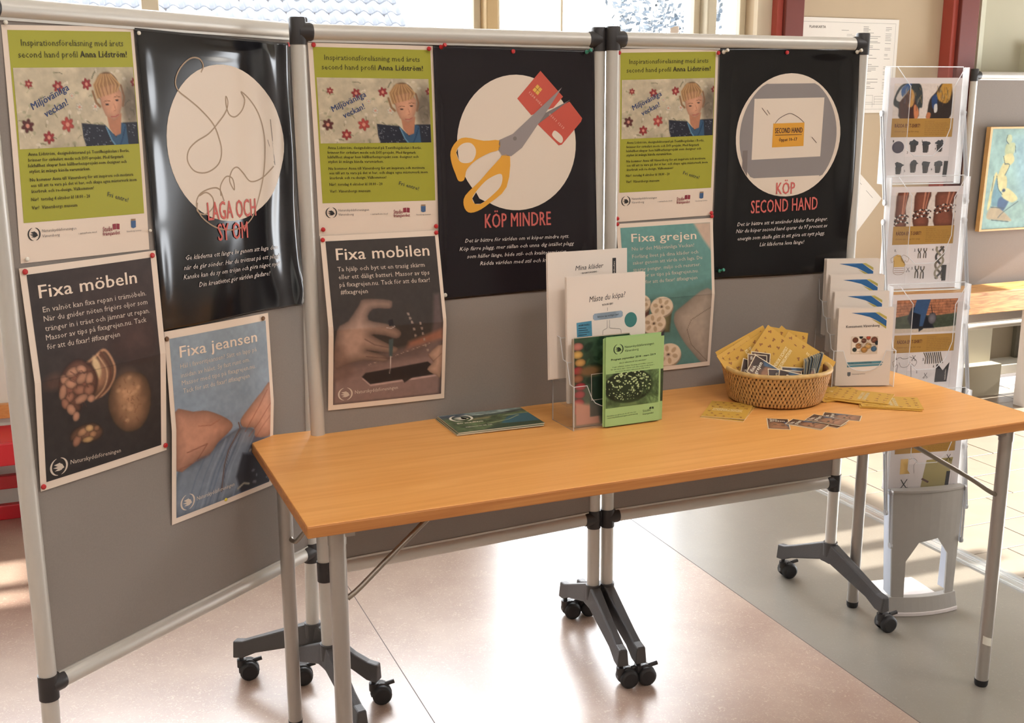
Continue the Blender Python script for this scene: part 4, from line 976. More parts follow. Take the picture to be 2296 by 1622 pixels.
sty('h', (66, 64, 20), part='headline'); sty('hb', (52, 46, 22), 1, part='headline'); sty('navy', (50, 66, 108), 1, part='slogan'); sty('s', (76, 70, 26), 1)
sty('s2', (86, 88, 60), 1, part='slogan'); sty('s3', (104, 100, 100), part='logo_text'); sty('red', (140, 44, 60), 1, part='logo_text'); sty('r', (200, 98, 90), 1, part='headline')
sty('i', (214, 204, 196), 0, .28); sty('card', (224, 176, 160), 0, part='card_number'); sty('dk', (60, 36, 44), 1, part='sign_text'); sty('w', (232, 212, 192), 2, part='headline'); sty('wl', (206, 190, 174), part='logo_text'); sty('w2', (206, 190, 174), 0)
def texts(items, fn, root, layer, skip=()):
    groups = {}
    for it in items:
        if it[0] != 'T': continue
        m, b, sh, part = STY[it[2]]
        mb = groups.setdefault((part, it[2]), MB())
        add_text(mb, it[1], it[3], it[4], it[5], it[6], it[7], b, sh, fn=lambda a, c: fn(a, c, layer), res=2 if it[7] > 12 else 1)
    for (part, st), mb in groups.items(): mb.build(part, STY[st][0], root)
def shp(art, nm): return [it[2] for it in art['i'] if it[0] == 'P' and it[1] == nm]
def poster_root(k, q, label, name='poster'):
    a = (q[2][0] + q[3][0]) / 2; z = (q[2][1] + q[3][1]) / 2
    p = pan_pt(k, a, .006, z)
    return thing(name, label, 'poster', TR(p, SCR[k][2]))
# ------------------------------------------------------------------ the three lecture posters
G = ART['green']
def dd(x, y): return ((x - 183) / 767. * 285 + 10, (y - 303) / 1000. * 340 + 8.7)
def woman_art():
    A_ = Art(272, 142, 150, 80, (190, 176, 150), 15, 73)
    A_.tex(.16, 14, 3)
    r = random.Random(5)
    for i in range(64):     # pale leaves and stems of the wallpaper
        x, y = r.uniform(18, 285), r.uniform(75, 212); a = r.uniform(0, 3.1); L = r.uniform(8, 18)
        A_.line([(x, y), (x + L * math.cos(a) * .6, y + L * math.sin(a) * .6 - 2), (x + L * math.cos(a), y + L * math.sin(a))], r.uniform(1.2, 2.8), r.choice(((214, 200, 176), (128, 122, 96), (166, 158, 128), (106, 104, 84))), a=.8)
        A_.ell(x, y, r.uniform(2, 5), r.uniform(1.5, 4), r.choice(((220, 208, 188), (150, 146, 118))), soft=.5, a=.7)
    for (x, y, s_, c) in ((275, 575, 8, 0), (440, 590, 11, 0), (615, 580, 11, 0), (480, 790, 14, 1), (365, 855, 12, 0), (250, 790, 13, 2), (928, 575, 9, 0), (905, 830, 8, 3), (660, 700, 9, 3), (560, 700, 8, 3), (520, 640, 6, 3)):
        cx, cy = dd(x, y); col = [(150, 52, 52), (176, 74, 66), (92, 46, 44), (206, 196, 176)][c]
        for k in range(6):
            a = k * PI / 3 + x; A_.ell(cx + s_ * .55 * math.cos(a), cy + s_ * .5 * math.sin(a), s_ * .5, s_ * .3, col, soft=.4, ang=a, shade=.7)
        A_.ell(cx, cy, s_ * .3, s_ * .3, (204, 140, 120), soft=.4)
    A_.ell(*dd(890, 690), 22, 44, (58, 48, 42), soft=.8, a=.55)
    D_ = lambda pts: [dd(*p) for p in pts]
    A_.poly(D_([(565, 785), (650, 795), (712, 800), (760, 850), (830, 790), (950, 790), (952, 932), (590, 932), (570, 860)]), (40, 42, 52), 2)
    r = random.Random(9)
    for i in range(90):
        x, y = r.uniform(572, 945), r.uniform(800, 925)
        if 700 < x < 870 and y < 880: continue
        A_.ell(*dd(x, y), r.uniform(.8, 1.8), r.uniform(.6, 1.5), (132, 132, 140), soft=.6, a=.8)
    A_.poly(D_([(712, 800), (745, 880), (800, 932), (860, 932), (850, 800), (820, 790), (780, 870)]), (54, 84, 110), 1.5)
    A_.line(D_([(720, 815), (750, 885), (775, 915)]), 3, (96, 134, 158)); A_.line(D_([(845, 812), (820, 880), (800, 920)]), 3, (30, 60, 90))
    A_.poly(D_([(728, 745), (740, 820), (775, 862), (812, 850), (826, 740)]), (176, 120, 92), 2)
    A_.ell(*dd(745, 600), 29, 28, (150, 112, 78), soft=.12, shade=.6)
    A_.poly(D_([(690, 640), (700, 700), (722, 750), (775, 778), (812, 756), (836, 690), (838, 630), (800, 580), (700, 600)]), (206, 152, 122), 2.5, shade=(16, .78))
    for k, (x0, x1) in enumerate(((655, 690), (662, 698), (670, 705), (680, 714), (690, 722), (702, 735), (715, 748), (730, 760), (745, 770), (760, 780), (775, 790), (788, 800), (800, 806), (812, 815), (825, 822))):
        A_.line(D_([(740 + (x0 - 740) * .4, 530), (x0 + 4, 585), (x1 - 14, 655 - k * 2.6)]), 2.8, ((186, 146, 100), (150, 112, 74))[k % 2], soft=2)
    A_.line(D_([(650, 620), (668, 680), (690, 700)]), 5, (140, 104, 72), soft=2); A_.line(D_([(836, 590), (852, 650), (840, 700)]), 4.5, (126, 94, 70), soft=2)
    for ex, ey in ((736, 690), (803, 668)):
        A_.ell(*dd(ex, ey), 4.2, 1.8, (70, 52, 48), soft=.5); A_.line(D_([(ex - 20, ey - 14), (ex, ey - 21), (ex + 20, ey - 17)]), 1.5, (126, 88, 64))
    A_.line(D_([(782, 690), (790, 722), (776, 728)]), 1.4, (166, 110, 86)); A_.line(D_([(758, 758), (785, 756), (806, 747)]), 2.0, (166, 82, 78))
    A_.tex(.05, 4, 8)
    return A_
LIME = mat('ink_lime', rgb(160, 158, 44), .6)
CRE = mat('ink_blue_crest', rgb(62, 92, 132), .6); CRW = mat('ink_crown', rgb(150, 120, 92), .6)
_g = {}
def green_poster(k, q, label, W=297., H=420., xs=1.0, bulge=.002):
    bf = lambda x, y: bulge * math.sin(PI * y / H) + .0015 * math.sin(PI * x / W)
    fn = surface(k, q, W, H, bf)
    t = poster_root(k, q, label)
    mb = MB(); sheet(mb, fn, W, H, 10, 14); mb.build('paper', PAPER, t)
    it = [('T', i[1], i[2], i[3] * xs, i[4], i[5] * xs, i[6], i[7]) if i[0] == 'T' else ('P', i[1], [(x * xs, y) for x, y in i[2]]) for i in G['i']]
    g = {'i': it}
    flat('lime_field', [(min(x, 289), y) for x, y in shp(g, 'lime')[0]], LIME, fn, t, 1)
    A_ = woman_cache; A_.mesh('portrait_photo', PRINT, lambda x, y: fn(x * xs, y, 2), t)
    logo('bird_logo', INK, shp(g, 'logo')[0][0][0], shp(g, 'logo')[0][0][1], 12, fn, t, 2)
    flat('book_mark', shp(g, 'book1')[0], STY['red'][0], fn, t, 2); flat('book_mark', shp(g, 'book2')[0], STY['red'][0], fn, t, 2)
    flat('crest', shp(g, 'crest')[0], CRE, fn, t, 2); flat('crown', shp(g, 'crown')[0], CRW, fn, t, 2)
    texts(it, fn, t, 3)
    return t
woman_cache = woman_art()
green_poster('p1', ART['g1']['q'], 'green lecture poster with portrait photo, on the leftmost screen')
q2 = [list(c) for c in G['q']]; q2[1][0] += .0065; q2[2][0] += .0065
green_poster('p2', q2, 'green lecture poster with portrait photo, on the middle screen', xs=.978)
green_poster('p3', ART['g3']['q'], 'green lecture poster with portrait photo, on the right screen')
# ------------------------------------------------------------------ black posters
BLKP = mat('black_poster_gloss', rgb(22, 22, 26), .13, spec=.6); BLKM = mat('black_poster_satin', rgb(30, 25, 29), .26, spec=.4); BLK3 = mat('black_poster_shine', rgb(22, 21, 22), .2, spec=.45)
CREAMI = mat('ink_cream', rgb(222, 206, 188), .5)
def black_poster(key, k, label, m, bf, W=420., H=594.):
    q = ART[key]['q']; fn = surface(k, q, W, H, bf); t = poster_root(k, q, label)
    mb = MB(); sheet(mb, fn, W, H, 84, 108, 1.0); mb.sm = [True] * len(mb.f); mb.build('paper', m, t)
    c = shp(ART[key], 'circle')[0]; cx = (c[3][0] + c[4][0]) / 2; cy = (c[1][1] + c[2][1]) / 2
    flat('cream_disc', circle_pts(cx, cy, (c[4][0] - c[3][0]) / 2, (c[2][1] - c[1][1]) / 2), CREAMI, fn, t, 1.5)
    texts(ART[key]['i'], fn, t, 5)
    return t, fn, (cx, cy, (c[4][0] - c[3][0]) / 2, (c[2][1] - c[1][1]) / 2)
CELL[0] = 7
def gs(x, c, w_): return math.exp(-((x - c) / w_) ** 2)
bl = lambda x, y: .003 + .010 * gs(x, 398 - y * .01, 16) * (1 - .3 * math.sin(y * .02)) + .004 * gs(x, 340 + 20 * math.sin(y / 90.), 26) + .002 * math.sin(x / 40. + y / 130.) * (y / 594.) + .006 * gs(y, 30, 22) * gs(x, 210, 120) + .0015 * gs(x, 14, 14) * abs(math.sin(y / 60.)) + .010 * gs(x, 400, 50) * gs(y, 560, 40)
t, fn, _ = black_poster('laga', 'p1', 'glossy black poster with sewing thread writing on cream disc', BLKP, bl)
THR = mat('ink_thread', rgb(166, 144, 120), .6)
for p in shp(ART['laga'], 'thread'): ribbon('printed_thread', p, 3.0, THR, fn, t, 2.5)
nd = shp(ART['laga'], 'needle')[0]; NDL = mat('ink_needle', rgb(126, 112, 98), .4); ribbon('printed_needle', [nd[0], nd[4]], 2.2, NDL, fn, t, 2.5); ribbon('printed_needle', [nd[2], nd[4]], 1.6, NDL, fn, t, 2.5)
bk = lambda x, y: .003 + .006 * gs(x, 412, 10) * (y / 594.) + .0035 * gs(x, 8, 9) * math.sin(PI * y / 594) + .0015 * math.sin(x / 90. + y / 160.)
t, fn, _ = black_poster('kop', 'p2', 'black poster with orange-handled scissors cutting a red card', BLKM, bk)
RC = mat('ink_card_red', rgb(196, 82, 66), .5); YL = mat('ink_scissor_yellow', rgb(222, 160, 52), .5); GB = mat('ink_blade', rgb(146, 136, 134), .5); GB2 = mat('ink_blade_dark', rgb(120, 110, 108), .5)
K = ART['kop']
flat('printed_card', shp(K, 'card')[0], RC, fn, t, 2.2); flat('printed_card', shp(K, 'card2')[0], RC, fn, t, 2.2)
flat('card_chip', shp(K, 'chip')[0], mat('ink_chip', rgb(224, 176, 82), .5), fn, t, 3.0)
cp = shp(K, 'chip')[0]; ribbon('chip_line', [((cp[0][0] + cp[3][0]) / 2, (cp[0][1] + cp[3][1]) / 2), ((cp[1][0] + cp[2][0]) / 2, (cp[1][1] + cp[2][1]) / 2)], 1, mat('ink_brown', rgb(120, 76, 30), .5), fn, t, 3.6)
ribbon('chip_line', [((cp[0][0] + cp[1][0]) / 2, (cp[0][1] + cp[1][1]) / 2), ((cp[2][0] + cp[3][0]) / 2, (cp[2][1] + cp[3][1]) / 2)], 1, MATS['ink_brown'], fn, t, 3.6)
flat('card_slot', sm(shp(K, 'slot')[0]), CREAMI, fn, t, 3.0)
flat('scissor_blade', shp(K, 'blade2')[0], GB2, fn, t, 3.6); flat('scissor_blade', shp(K, 'blade')[0], GB, fn, t, 4.4)
pv = shp(K, 'pivot')[0]; flat('scissor_pivot', circle_pts(pv[0][0], pv[0][1], 5, 5, 20), GB2, fn, t, 5)
for a, b, c in (('h1', 'h1hole', 'h1dark'), ('h2', 'h2hole', 'h2dark')):
    flat('scissor_handle', sm(shp(K, a)[0], 3), YL, fn, t, 4.4); flat('handle_opening', sm(shp(K, b)[0]), CREAMI, fn, t, 5.0); flat('handle_opening_dark', shp(K, c)[0], BLKM, fn, t, 5.5)
b3 = lambda x, y: .003 + .010 * gs(x, 396 + .02 * y, 22) * math.sin(PI * min(1, y / 500.)) + .004 * gs(x, 30, 18) * math.sin(PI * y / 594.) + .006 * gs(y, 12, 14) * gs(x, 330, 60) + .0015 * math.sin(x / 70. + y / 110.)
t, fn, C_ = black_poster('sec', 'p3', 'black poster with a yellow shop sign hanging in a window', BLK3, b3)
S_ = ART['sec']
GI = mat('ink_grey_wall', rgb(138, 130, 128), .5)
def clipc(pts, C, m=.985):
    out = []
    for x, y in pts:
        u, v = (x - C[0]) / C[2], (y - C[1]) / C[3]; r = math.hypot(u, v)
        if r > m: u, v = u / r * m, v / r * m
        out.append((C[0] + u * C[2], C[1] + v * C[3]))
    return out
bd = shp(S_, 'band')[0]; top = bd[0][1]; bot = bd[5][1]
dn = []
for k in range(60):
    a = 2 * PI * k / 60; x, y = C_[0] + C_[2] * .93 * math.cos(a), C_[1] + C_[3] * .985 * math.sin(a); dn.append((x, max(top, min(bot, y))))
flat('printed_wall', dn, GI, fn, t, 2.0)
pn = shp(S_, 'pane')[0]; flat('printed_window', pn, CREAMI, fn, t, 2.7)
flat('printed_window', clipc(shp(S_, 'pane2')[0], C_, .97), CREAMI, fn, t, 2.7)
flat('printed_post', shp(S_, 'post')[0], mat('ink_mauve', rgb(122, 110, 106), .5), fn, t, 2.7)
flat('printed_sign', shp(S_, 'sign')[0], mat('ink_sign_yellow', rgb(216, 154, 46), .5), fn, t, 3.4)
for p in shp(S_, 'line'): ribbon('printed_line', p, 1.3, mat('ink_dark_line', rgb(70, 46, 42), .5), fn, t, 4.4)
CELL[0] = 18
# ------------------------------------------------------------------ folded photo posters
def fixa(key, k, label, bump, draw, name_ink=None, nx=128, ny=180, fold=.5):
    W, H = 297., 420.; q = ART[key]['q']; A0 = ART[key]
    def bf(x, y):
        f = H * fold; tt = 1 - abs(y - f) / (f if y < f else H - f)
        return .0025 + bump * max(0, tt) + .0018 * math.sin(PI * x / W)
    fn = surface(k, q, W, H, bf); t = poster_root(k, q, label)
    mb = MB(); sheet(mb, fn, W, H, 10, 20); mb.build('paper', PAPER, t)
    p = shp(A0, 'inner')[0]; x0 = min(a[0] for a in p) + 1; x1 = max(a[0] for a in p) - 1; y0 = min(a[1] for a in p) + 1; y1 = max(a[1] for a in p) - 1
    x0, x1, y0, y1 = max(9, x0), min(288, x1), max(9, y0), min(408, y1)
    A_ = Art(x1 - x0, y1 - y0, nx, ny, (50, 46, 46), x0, y0)
    draw(A_, A0)
    A_.line([(x0, 210), (x1, 210)], .9, (30, 26, 26), a=.25)
    A_.mesh('printed_photo', PRINT, lambda x, y: fn(x, y, 1.2), t)
    if shp(A0, 'logo'):
        lg = shp(A0, 'logo')[0]; logo('bird_logo', STY['w2'][0], lg[0][0], lg[0][1], math.dist(lg[0], lg[1]) * .92, fn, t, 2.6)
    texts(A0['i'], fn, t, 2.6)
    return t, fn
def d_mob(A_, S):
    A_.vgrad((60, 53, 51), (48, 43, 42)); A_.ell(200, 130, 120, 120, (72, 54, 50), soft=1.2, a=.6)
    A_.poly(sm(shp(S, 'nut2')[0]), (84, 60, 54), 20, a=.8, shade=(60, .6))
    A_.ell(40, 215, 22, 16, (88, 64, 56), soft=.8, a=.8)
    r = random.Random(3)
    sh = shp(S, 'shell')[0]; A_.poly(sm(sh), (156, 112, 86), 4, shade=(30, .35))
    A_.line(smooth2([sh[6], sh[7], sh[0], sh[1], sh[2], sh[3], sh[4]]), 5, (172, 128, 98), 3); A_.line(smooth2([(p[0] - 10, p[1] + 3) for p in (sh[0], sh[1], sh[2], sh[3])]), 5, (96, 62, 48), 3); A_.line(smooth2([(p[0] - 18, p[1] + 5) for p in (sh[0], sh[1], sh[2], sh[3])]), 3, (190, 148, 116), 3)
    A_.ell(sh[0][0] - 22, sh[0][1] + 30, 8, 22, (204, 174, 134), soft=.5, ang=-.2)
    kn = shp(S, 'kernel')[0]; A_.poly(sm(kn), (128, 84, 68), 5, shade=(20, .4))
    d = lambda x, y, rx, ry, a, c: A_.ell(x, y, rx, ry, c, soft=.35, ang=a, shade=.42)
    cx = sum(p[0] for p in kn) / len(kn); cy = sum(p[1] for p in kn) / len(kn)
    for (u, v, rx, ry, a) in ((-28, -22, 13, 9, .9), (-12, -34, 15, 9, -.3), (8, -36, 12, 8, .4), (-34, 0, 8, 16, .2), (-16, -12, 14, 9, .5), (8, -18, 14, 10, -.5), (24, -14, 9, 13, .1), (-20, 14, 12, 9, -.7), (2, 4, 15, 10, .3), (22, 8, 12, 13, .4), (-30, 24, 8, 12, -.4), (4, 22, 16, 9, -.2), (26, 26, 9, 8, .2), (-18, 38, 9, 13, -.5), (-8, 54, 8, 10, .2)):
        d(cx + u, cy + v, rx, ry, a, (186, 136, 110) if (u * 7 + v) % 3 else (160, 110, 88))
    for i in range(12):
        u, v = r.uniform(-34, 28), r.uniform(-38, 40); A_.line([(cx + u, cy + v), (cx + u + r.uniform(-10, 10), cy + v + r.uniform(2, 10))], 2.0, (84, 50, 42), 1.8, .7)
    nt_ = shp(S, 'nut')[0]; A_.poly(sm(nt_), (176, 130, 96), 4, shade=(54, .36))
    nx_ = sum(p[0] for p in nt_) / len(nt_); ny_ = sum(p[1] for p in nt_) / len(nt_)
    A_.ell(nx_ - 6, ny_ - 30, 26, 30, (196, 150, 114), soft=1, a=.35)
    for i in range(40):
        a = r.uniform(0, 6.3); R_ = r.uniform(.1, .9); x = nx_ + 38 * R_ * math.cos(a); y = ny_ + 60 * R_ * math.sin(a)
        if i % 3: A_.line([(x, y), (x + r.uniform(-5, 5), y + r.uniform(-2, 9))], r.uniform(1.5, 2.6), (106, 70, 50), 2, .55)
        else: A_.ell(x, y, 5, 4, (200, 156, 120), soft=1, a=.5)
    bt = shp(S, 'bits')[0]; bx = sum(p[0] for p in bt) / len(bt); by = sum(p[1] for p in bt) / len(bt); A_.poly(sm(bt), (120, 84, 64), 6, shade=(14, .4))
    for (u, v, rx, ry, a, c) in ((-20, 6, 9, 13, .5, (160, 112, 88)), (-8, -8, 12, 8, -.3, (176, 130, 98)), (8, -12, 10, 7, .3, (196, 156, 110)), (16, 2, 9, 7, .2, (170, 124, 90)), (4, 10, 13, 6, .1, (182, 144, 100)), (24, -8, 7, 6, .4, (150, 108, 80))): d(bx + u, by + v, rx, ry, a, c)
    A_.tex(.12, 7, 2)
def smooth2(pts): return [(p.x, p.y) for p in smooth_path([(a, b, 0) for a, b in pts], 5)]
fixa('mobeln', 'p1', 'dark folded poster with walnuts, on the leftmost screen', .013, d_mob)
def skin(A_, pts, c=(186, 122, 96), rim=18, k=.62): A_.poly(sm(pts, 3), c, 2.2, shade=(rim, k))
def d_jea(A_, S):
    A_.vgrad((142, 154, 164), (122, 138, 158)); A_.tex(.06, 40, 5)
    jn = shp(S, 'jeans')[0]
    A_.poly([(9, 330), (60, 300), (130, 260), (200, 250), (288, 300), (288, 408), (9, 408)], (84, 90, 106), 14)
    A_.poly(sm(jn, 3), (118, 126, 138), 4, shade=(16, .7))
    r = random.Random(2)
    for i in range(10):
        x = r.uniform(30, 190); A_.line([(x + 60, 265), (x + 20, 330), (x - 10, 405)], r.uniform(2, 5), r.choice(((84, 96, 116), (140, 150, 164), (70, 80, 100))), 3, .5)
    skin(A_, shp(S, 'handL')[0], (196, 142, 118), 34, .66)
    hl = shp(S, 'handL')[0]
    A_.line([hl[8], (95, 262), (40, 268)], 2.2, (120, 70, 56), 2, .8); A_.line([(130, 215), (105, 222), (70, 216)], 2, (150, 92, 72), 2, .7); A_.line([hl[7], (100, 290), (20, 300)], 1.8, (130, 76, 60), 2, .6)
    skin(A_, shp(S, 'handR')[0], (198, 146, 122), 26, .68)
    hr = shp(S, 'handR')[0]
    A_.line([(278, 178), (240, 222), (206, 262)], 2.0, (130, 74, 58), 2, .8); A_.line([(286, 212), (250, 250), (218, 276)], 2, (130, 74, 58), 2, .8); A_.line([(288, 240), (262, 262), (238, 286)], 1.6, (130, 74, 58), 2, .7)
    A_.poly(shp(S, 'dark')[0], (42, 42, 50), 8)
    A_.line([(222, 312), (232, 306), (246, 312)], 5, (150, 146, 140), 2); A_.line([(186, 394), (204, 386), (220, 392)], 5, (146, 142, 130), 2)
    for i in range(12): A_.ell(r.uniform(225, 285), r.uniform(325, 400), r.uniform(2, 5), r.uniform(2, 4), (120, 118, 128), soft=.8, a=.7)
    z = shp(S, 'zip')[0]; A_.line(z, 3.6, (96, 74, 66), 2); A_.line([(p[0] + 5, p[1]) for p in z], 1.4, (60, 62, 76), 1.4, .8)
    A_.tex(.07, 5, 6)
fixa('jeansen', 'p1', 'light blue folded poster with hands mending jeans', .011, d_jea)
def d_mo2(A_, S):
    A_.vgrad((64, 58, 55), (58, 52, 50)); A_.tex(.05, 30, 3)
    A_.poly(shp(S, 'cable')[0], (104, 88, 86), 10, a=.8)
    dk = shp(S, 'desk')[0]; A_.poly(dk, (136, 112, 106), 14); A_.poly([(200, 262), (286, 236), (288, 262), (190, 285)], (168, 108, 84), 12, a=.8)
    A_.poly([(10, 300), (120, 285), (280, 262), (288, 300), (10, 345)], (120, 98, 92), 14, a=.7)
    ph = shp(S, 'phone')[0]; A_.poly([(p[0] + 1, p[1] + 5) for p in ph], (184, 156, 148), 2.5); A_.poly(ph, (46, 40, 40), 2.5)
    r = random.Random(8)
    for i in range(26): A_.ell(r.uniform(95, 240), 0, 1, 1, (0, 0, 0), a=0)
    for i in range(12):
        u = i / 11.; A_.line([(98 + 150 * u, 312 - 40 * u), (104 + 150 * u, 310 - 40 * u)], 1.6, (176, 150, 140), 1, .8)
    hp = shp(S, 'hand')[0]; A_.poly(sm(hp, 3), (172, 140, 124), 2.4, shade=(26, .55))
    A_.poly([(12, 255), (40, 262), (60, 330), (40, 350), (12, 345)], (110, 84, 74), 16, a=.5)
    A_.line([hp[14], hp[15], (100, 300)], 1, (100, 74, 66), 1, 0)
    for (a, b, c) in (((88, 246), (112, 262), (146, 272)), ((92, 290), (112, 294), (150, 300))): A_.line([a, b, c], 2.4, (84, 62, 56), 2, .6)
    dr = shp(S, 'driver')[0]; cx = (dr[0][0] + dr[1][0]) / 2
    A_.poly([(cx - 7, 205), (cx + 5, 202), (cx + 6, 216), (cx - 6, 219)], (36, 32, 34), 1.5); A_.line([(cx - 12, 222), (cx, 224), (cx + 8, 220)], 2, (190, 176, 168), 1.2)
    A_.poly([(dr[0][0], dr[0][1] + 2), dr[1], dr[2], (dr[4][0], dr[4][1])], (70, 84, 84), 2); A_.line([((dr[2][0] + dr[4][0]) / 2, dr[2][1]), dr[3]], 1.8, (200, 186, 176), 1)
    skin(A_, shp(S, 'thumb')[0], (186, 150, 130), 14, .7)
    th_ = shp(S, 'thumb')[0]; A_.line([th_[0], th_[5], (286, 300)], 1.8, (110, 80, 70), 1.5, .7)
    for (x, y) in ((196, 190), (200, 200), (204, 210), (209, 228), (213, 244), (225, 214), (229, 228), (232, 240), (236, 256), (240, 272), (246, 284)): A_.poly([(x, y), (x + 5, y), (x + 6, y + 6), (x + 1, y + 7)], (160, 140, 128), 1, a=.85)
    A_.poly([(184, 357), (206, 349), (212, 355), (190, 367)], (48, 42, 42), 2)
    A_.tex(.06, 5, 9)
fixa('mobilen', 'p2', 'dark folded poster with a hand repairing a phone, on the middle screen', .032, d_mo2, fold=.52)
def d_gre(A_, S):
    A_.vgrad((106, 152, 146), (92, 130, 124)); A_.tex(.05, 40, 3)
    A_.poly(shp(S, 'peach')[0], (196, 170, 150), 8)
    A_.poly([(9, 205), (140, 200), (288, 170), (288, 260), (200, 330), (9, 320)], (80, 112, 104), 16, a=.6)
    A_.poly(sm(shp(S, 'cloth')[0]), (176, 158, 142), 4, shade=(40, .74)); A_.line(shp(S, 'clothline')[0], 1.4, (104, 90, 78), 1)
    rr = [(30, 25), (36, 28), (38, 29), (26, 22), (42, 33)]
    for (cx, cy), (rx, ry), bc in zip(shp(S, 'spools')[0], rr, ((120, 80, 74), (126, 118, 84), (74, 72, 80), (108, 96, 88), (78, 92, 84))):
        if cy < 300: A_.poly([(cx - rx * .9, cy), (cx + rx * .95, cy), (cx + rx * .8, cy + 75), (cx - rx * .7, cy + 75)], bc, 5, shade=(20, .6))
        A_.ell(cx + 2, cy + 5, rx, ry, (150, 128, 106), soft=.06)
        A_.ell(cx, cy, rx, ry, (222, 202, 176), soft=.06)
        for k in range(6):
            a = k * PI / 3 + .3; A_.ell(cx + rx * .57 * math.cos(a), cy + ry * .57 * math.sin(a), rx * .22, ry * .19, (186, 160, 130), soft=.3, ang=a)
        A_.ell(cx, cy, rx * .2, ry * .2, (196, 172, 142), soft=.2); A_.ell(cx, cy, rx * .1, ry * .1, (90, 70, 60), soft=.3)
    A_.tex(.05, 5, 4)
fixa('grejen', 'p3', 'teal folded poster with thread spools, half hidden on the right screen', .017, d_gre)
# ------------------------------------------------------------------ pins
PINR = mat('pin_red', rgb(184, 34, 36), .35); PINW = mat('pin_white', rgb(226, 220, 206), .35); PINT = mat('pin_teal', rgb(60, 140, 116), .35); PINB = mat('pin_brown', rgb(110, 76, 44), .4); PINY = mat('pin_yellow', rgb(222, 200, 70), .4)
def pin(k, a, z, m, label, off=.011, r=.0052, push=False, group='round pins holding the posters'):
    c = pan_pt(k, a, off, z); n = (pan_pt(k, a, off + 1, z) - c); n.z = 0; n.normalize()
    mb = MB()
    c0 = pan_pt(k, a, off - .006, z)
    if not push: mb.tube([c0, c0 + n * .004, c, c + n * .0022, c + n * .003], [.0008, .001, r, r * .92, r * .5], 16)
    else:
        s = Vector((n.y * -.0, 0, 0)); u = (n + Vector((0, 0, .35)) + Vector((n.y, -n.x, 0)) * -.35).normalized()
        mb.tube([c0, c, c + u * .002, c + u * .004, c + u * .010, c + u * .012, c + u * .016], [.0008, .005, .0052, .003, .0026, .0046, .0042], 14)
    lone(mb, 'push_pin' if push else 'pin', m, TR(c, SCR[k][2]), label, 'pin', group)
def pinpx(lst):
    for (k, a, z, m, lab, *r) in lst: pin(k, a, z, m, lab, *r)
PINS = [
 ('p1', .706, 1.590, PINR, 'red pin at the top right corner of the thread poster'),
 ('p1', .292, 1.594, PINW, 'white pin at the top left corner of the thread poster', .010, .004),
 ('p1', .010, 1.597, PINW, 'white pin at the top left corner of the leftmost green poster', .010, .004),
 ('p1', .017, 1.1985, PINW, 'white pin at the lower left corner of the leftmost green poster', .010, .004),
 ('p1', .295, 1.222, PINW, 'small white pin low on the left edge of the thread poster', .010, .003),
 ('p1', .010, 1.177, PINR, 'red pin at the top left corner of the walnut poster'),
 ('p1', .296, 1.173, PINR, 'red pin at the top right corner of the walnut poster'),
 ('p1', .014, .779, PINR, 'red pin at the bottom left corner of the walnut poster'),
 ('p1', .305, .780, PINR, 'red pin at the bottom right corner of the walnut poster'),
 ('p1', .720, 1.024, PINR, 'red pin at the lower right corner of the thread poster'),
 ('p1', .322, 1.000, PINB, 'brown pin at the top left corner of the jeans poster'),
 ('p1', .602, .996, PINB, 'brown pin at the top right corner of the jeans poster'),
 ('p1', .468, .611, PINY, 'yellow pin at the bottom edge of the jeans poster', .010, .004),
 ('p2', .030, 1.586, PINR, 'red pin at the top left corner of the middle green poster'),
 ('p2', .296, 1.583, PINR, 'red pin at the top right corner of the middle green poster'),
 ('p2', .032, 1.192, PINR, 'red pin at the bottom left corner of the middle green poster'),
 ('p2', .303, 1.186, PINR, 'red pin at the bottom right corner of the middle green poster'),
 ('p2', .030, 1.169, PINR, 'red pin at the top left corner of the phone repair poster'),
 ('p2', .303, 1.171, PINR, 'red pin at the top right corner of the phone repair poster'),
 ('p2', .322, 1.022, PINW, 'white round pin at the bottom left corner of the scissors poster'),
 ('p2', .507, 1.581, PINR, 'red pin at the top middle of the scissors poster'),
 ('p3', .0115, 1.582, PINR, 'red pin at the top left corner of the right green poster'),
 ('p3', .291, 1.586, PINR, 'red pin at the top right corner of the right green poster'),
 ('p3', .0125, 1.182, PINR, 'red pin at the bottom left corner of the right green poster'),
 ('p3', .286, 1.186, PINR, 'red pin at the bottom right corner of the right green poster'),
 ('p3', .0125, 1.168, PINR, 'red pin at the top left corner of the spools poster'),
 ('p3', .288, 1.177, PINR, 'red pin at the top right corner of the spools poster'),
 ('p3', .497, 1.590, PINR, 'red pin at the top middle of the shop sign poster'),
]
pinpx(PINS)
pin('p2', .325, 1.587, PINR, 'red push pin at the top left corner of the scissors poster', .011, push=True, group='push pins holding the posters')
pin('p2', .704, 1.583, PINT, 'green push pin at the top right corner of the scissors poster', .012, push=True, group='push pins holding the posters')
pin('p3', .305, 1.588, PINW, 'white push pin at the top left corner of the shop sign poster', .012, push=True, group='push pins holding the posters')
pin('p3', .716, 1.594, PINW, 'white push pin at the top right corner of the shop sign poster', .014, push=True, group='push pins holding the posters')
pin('p3', .316, 1.032, PINT, 'green push pin at the lower left corner of the shop sign poster', .012, push=True, group='push pins holding the posters')
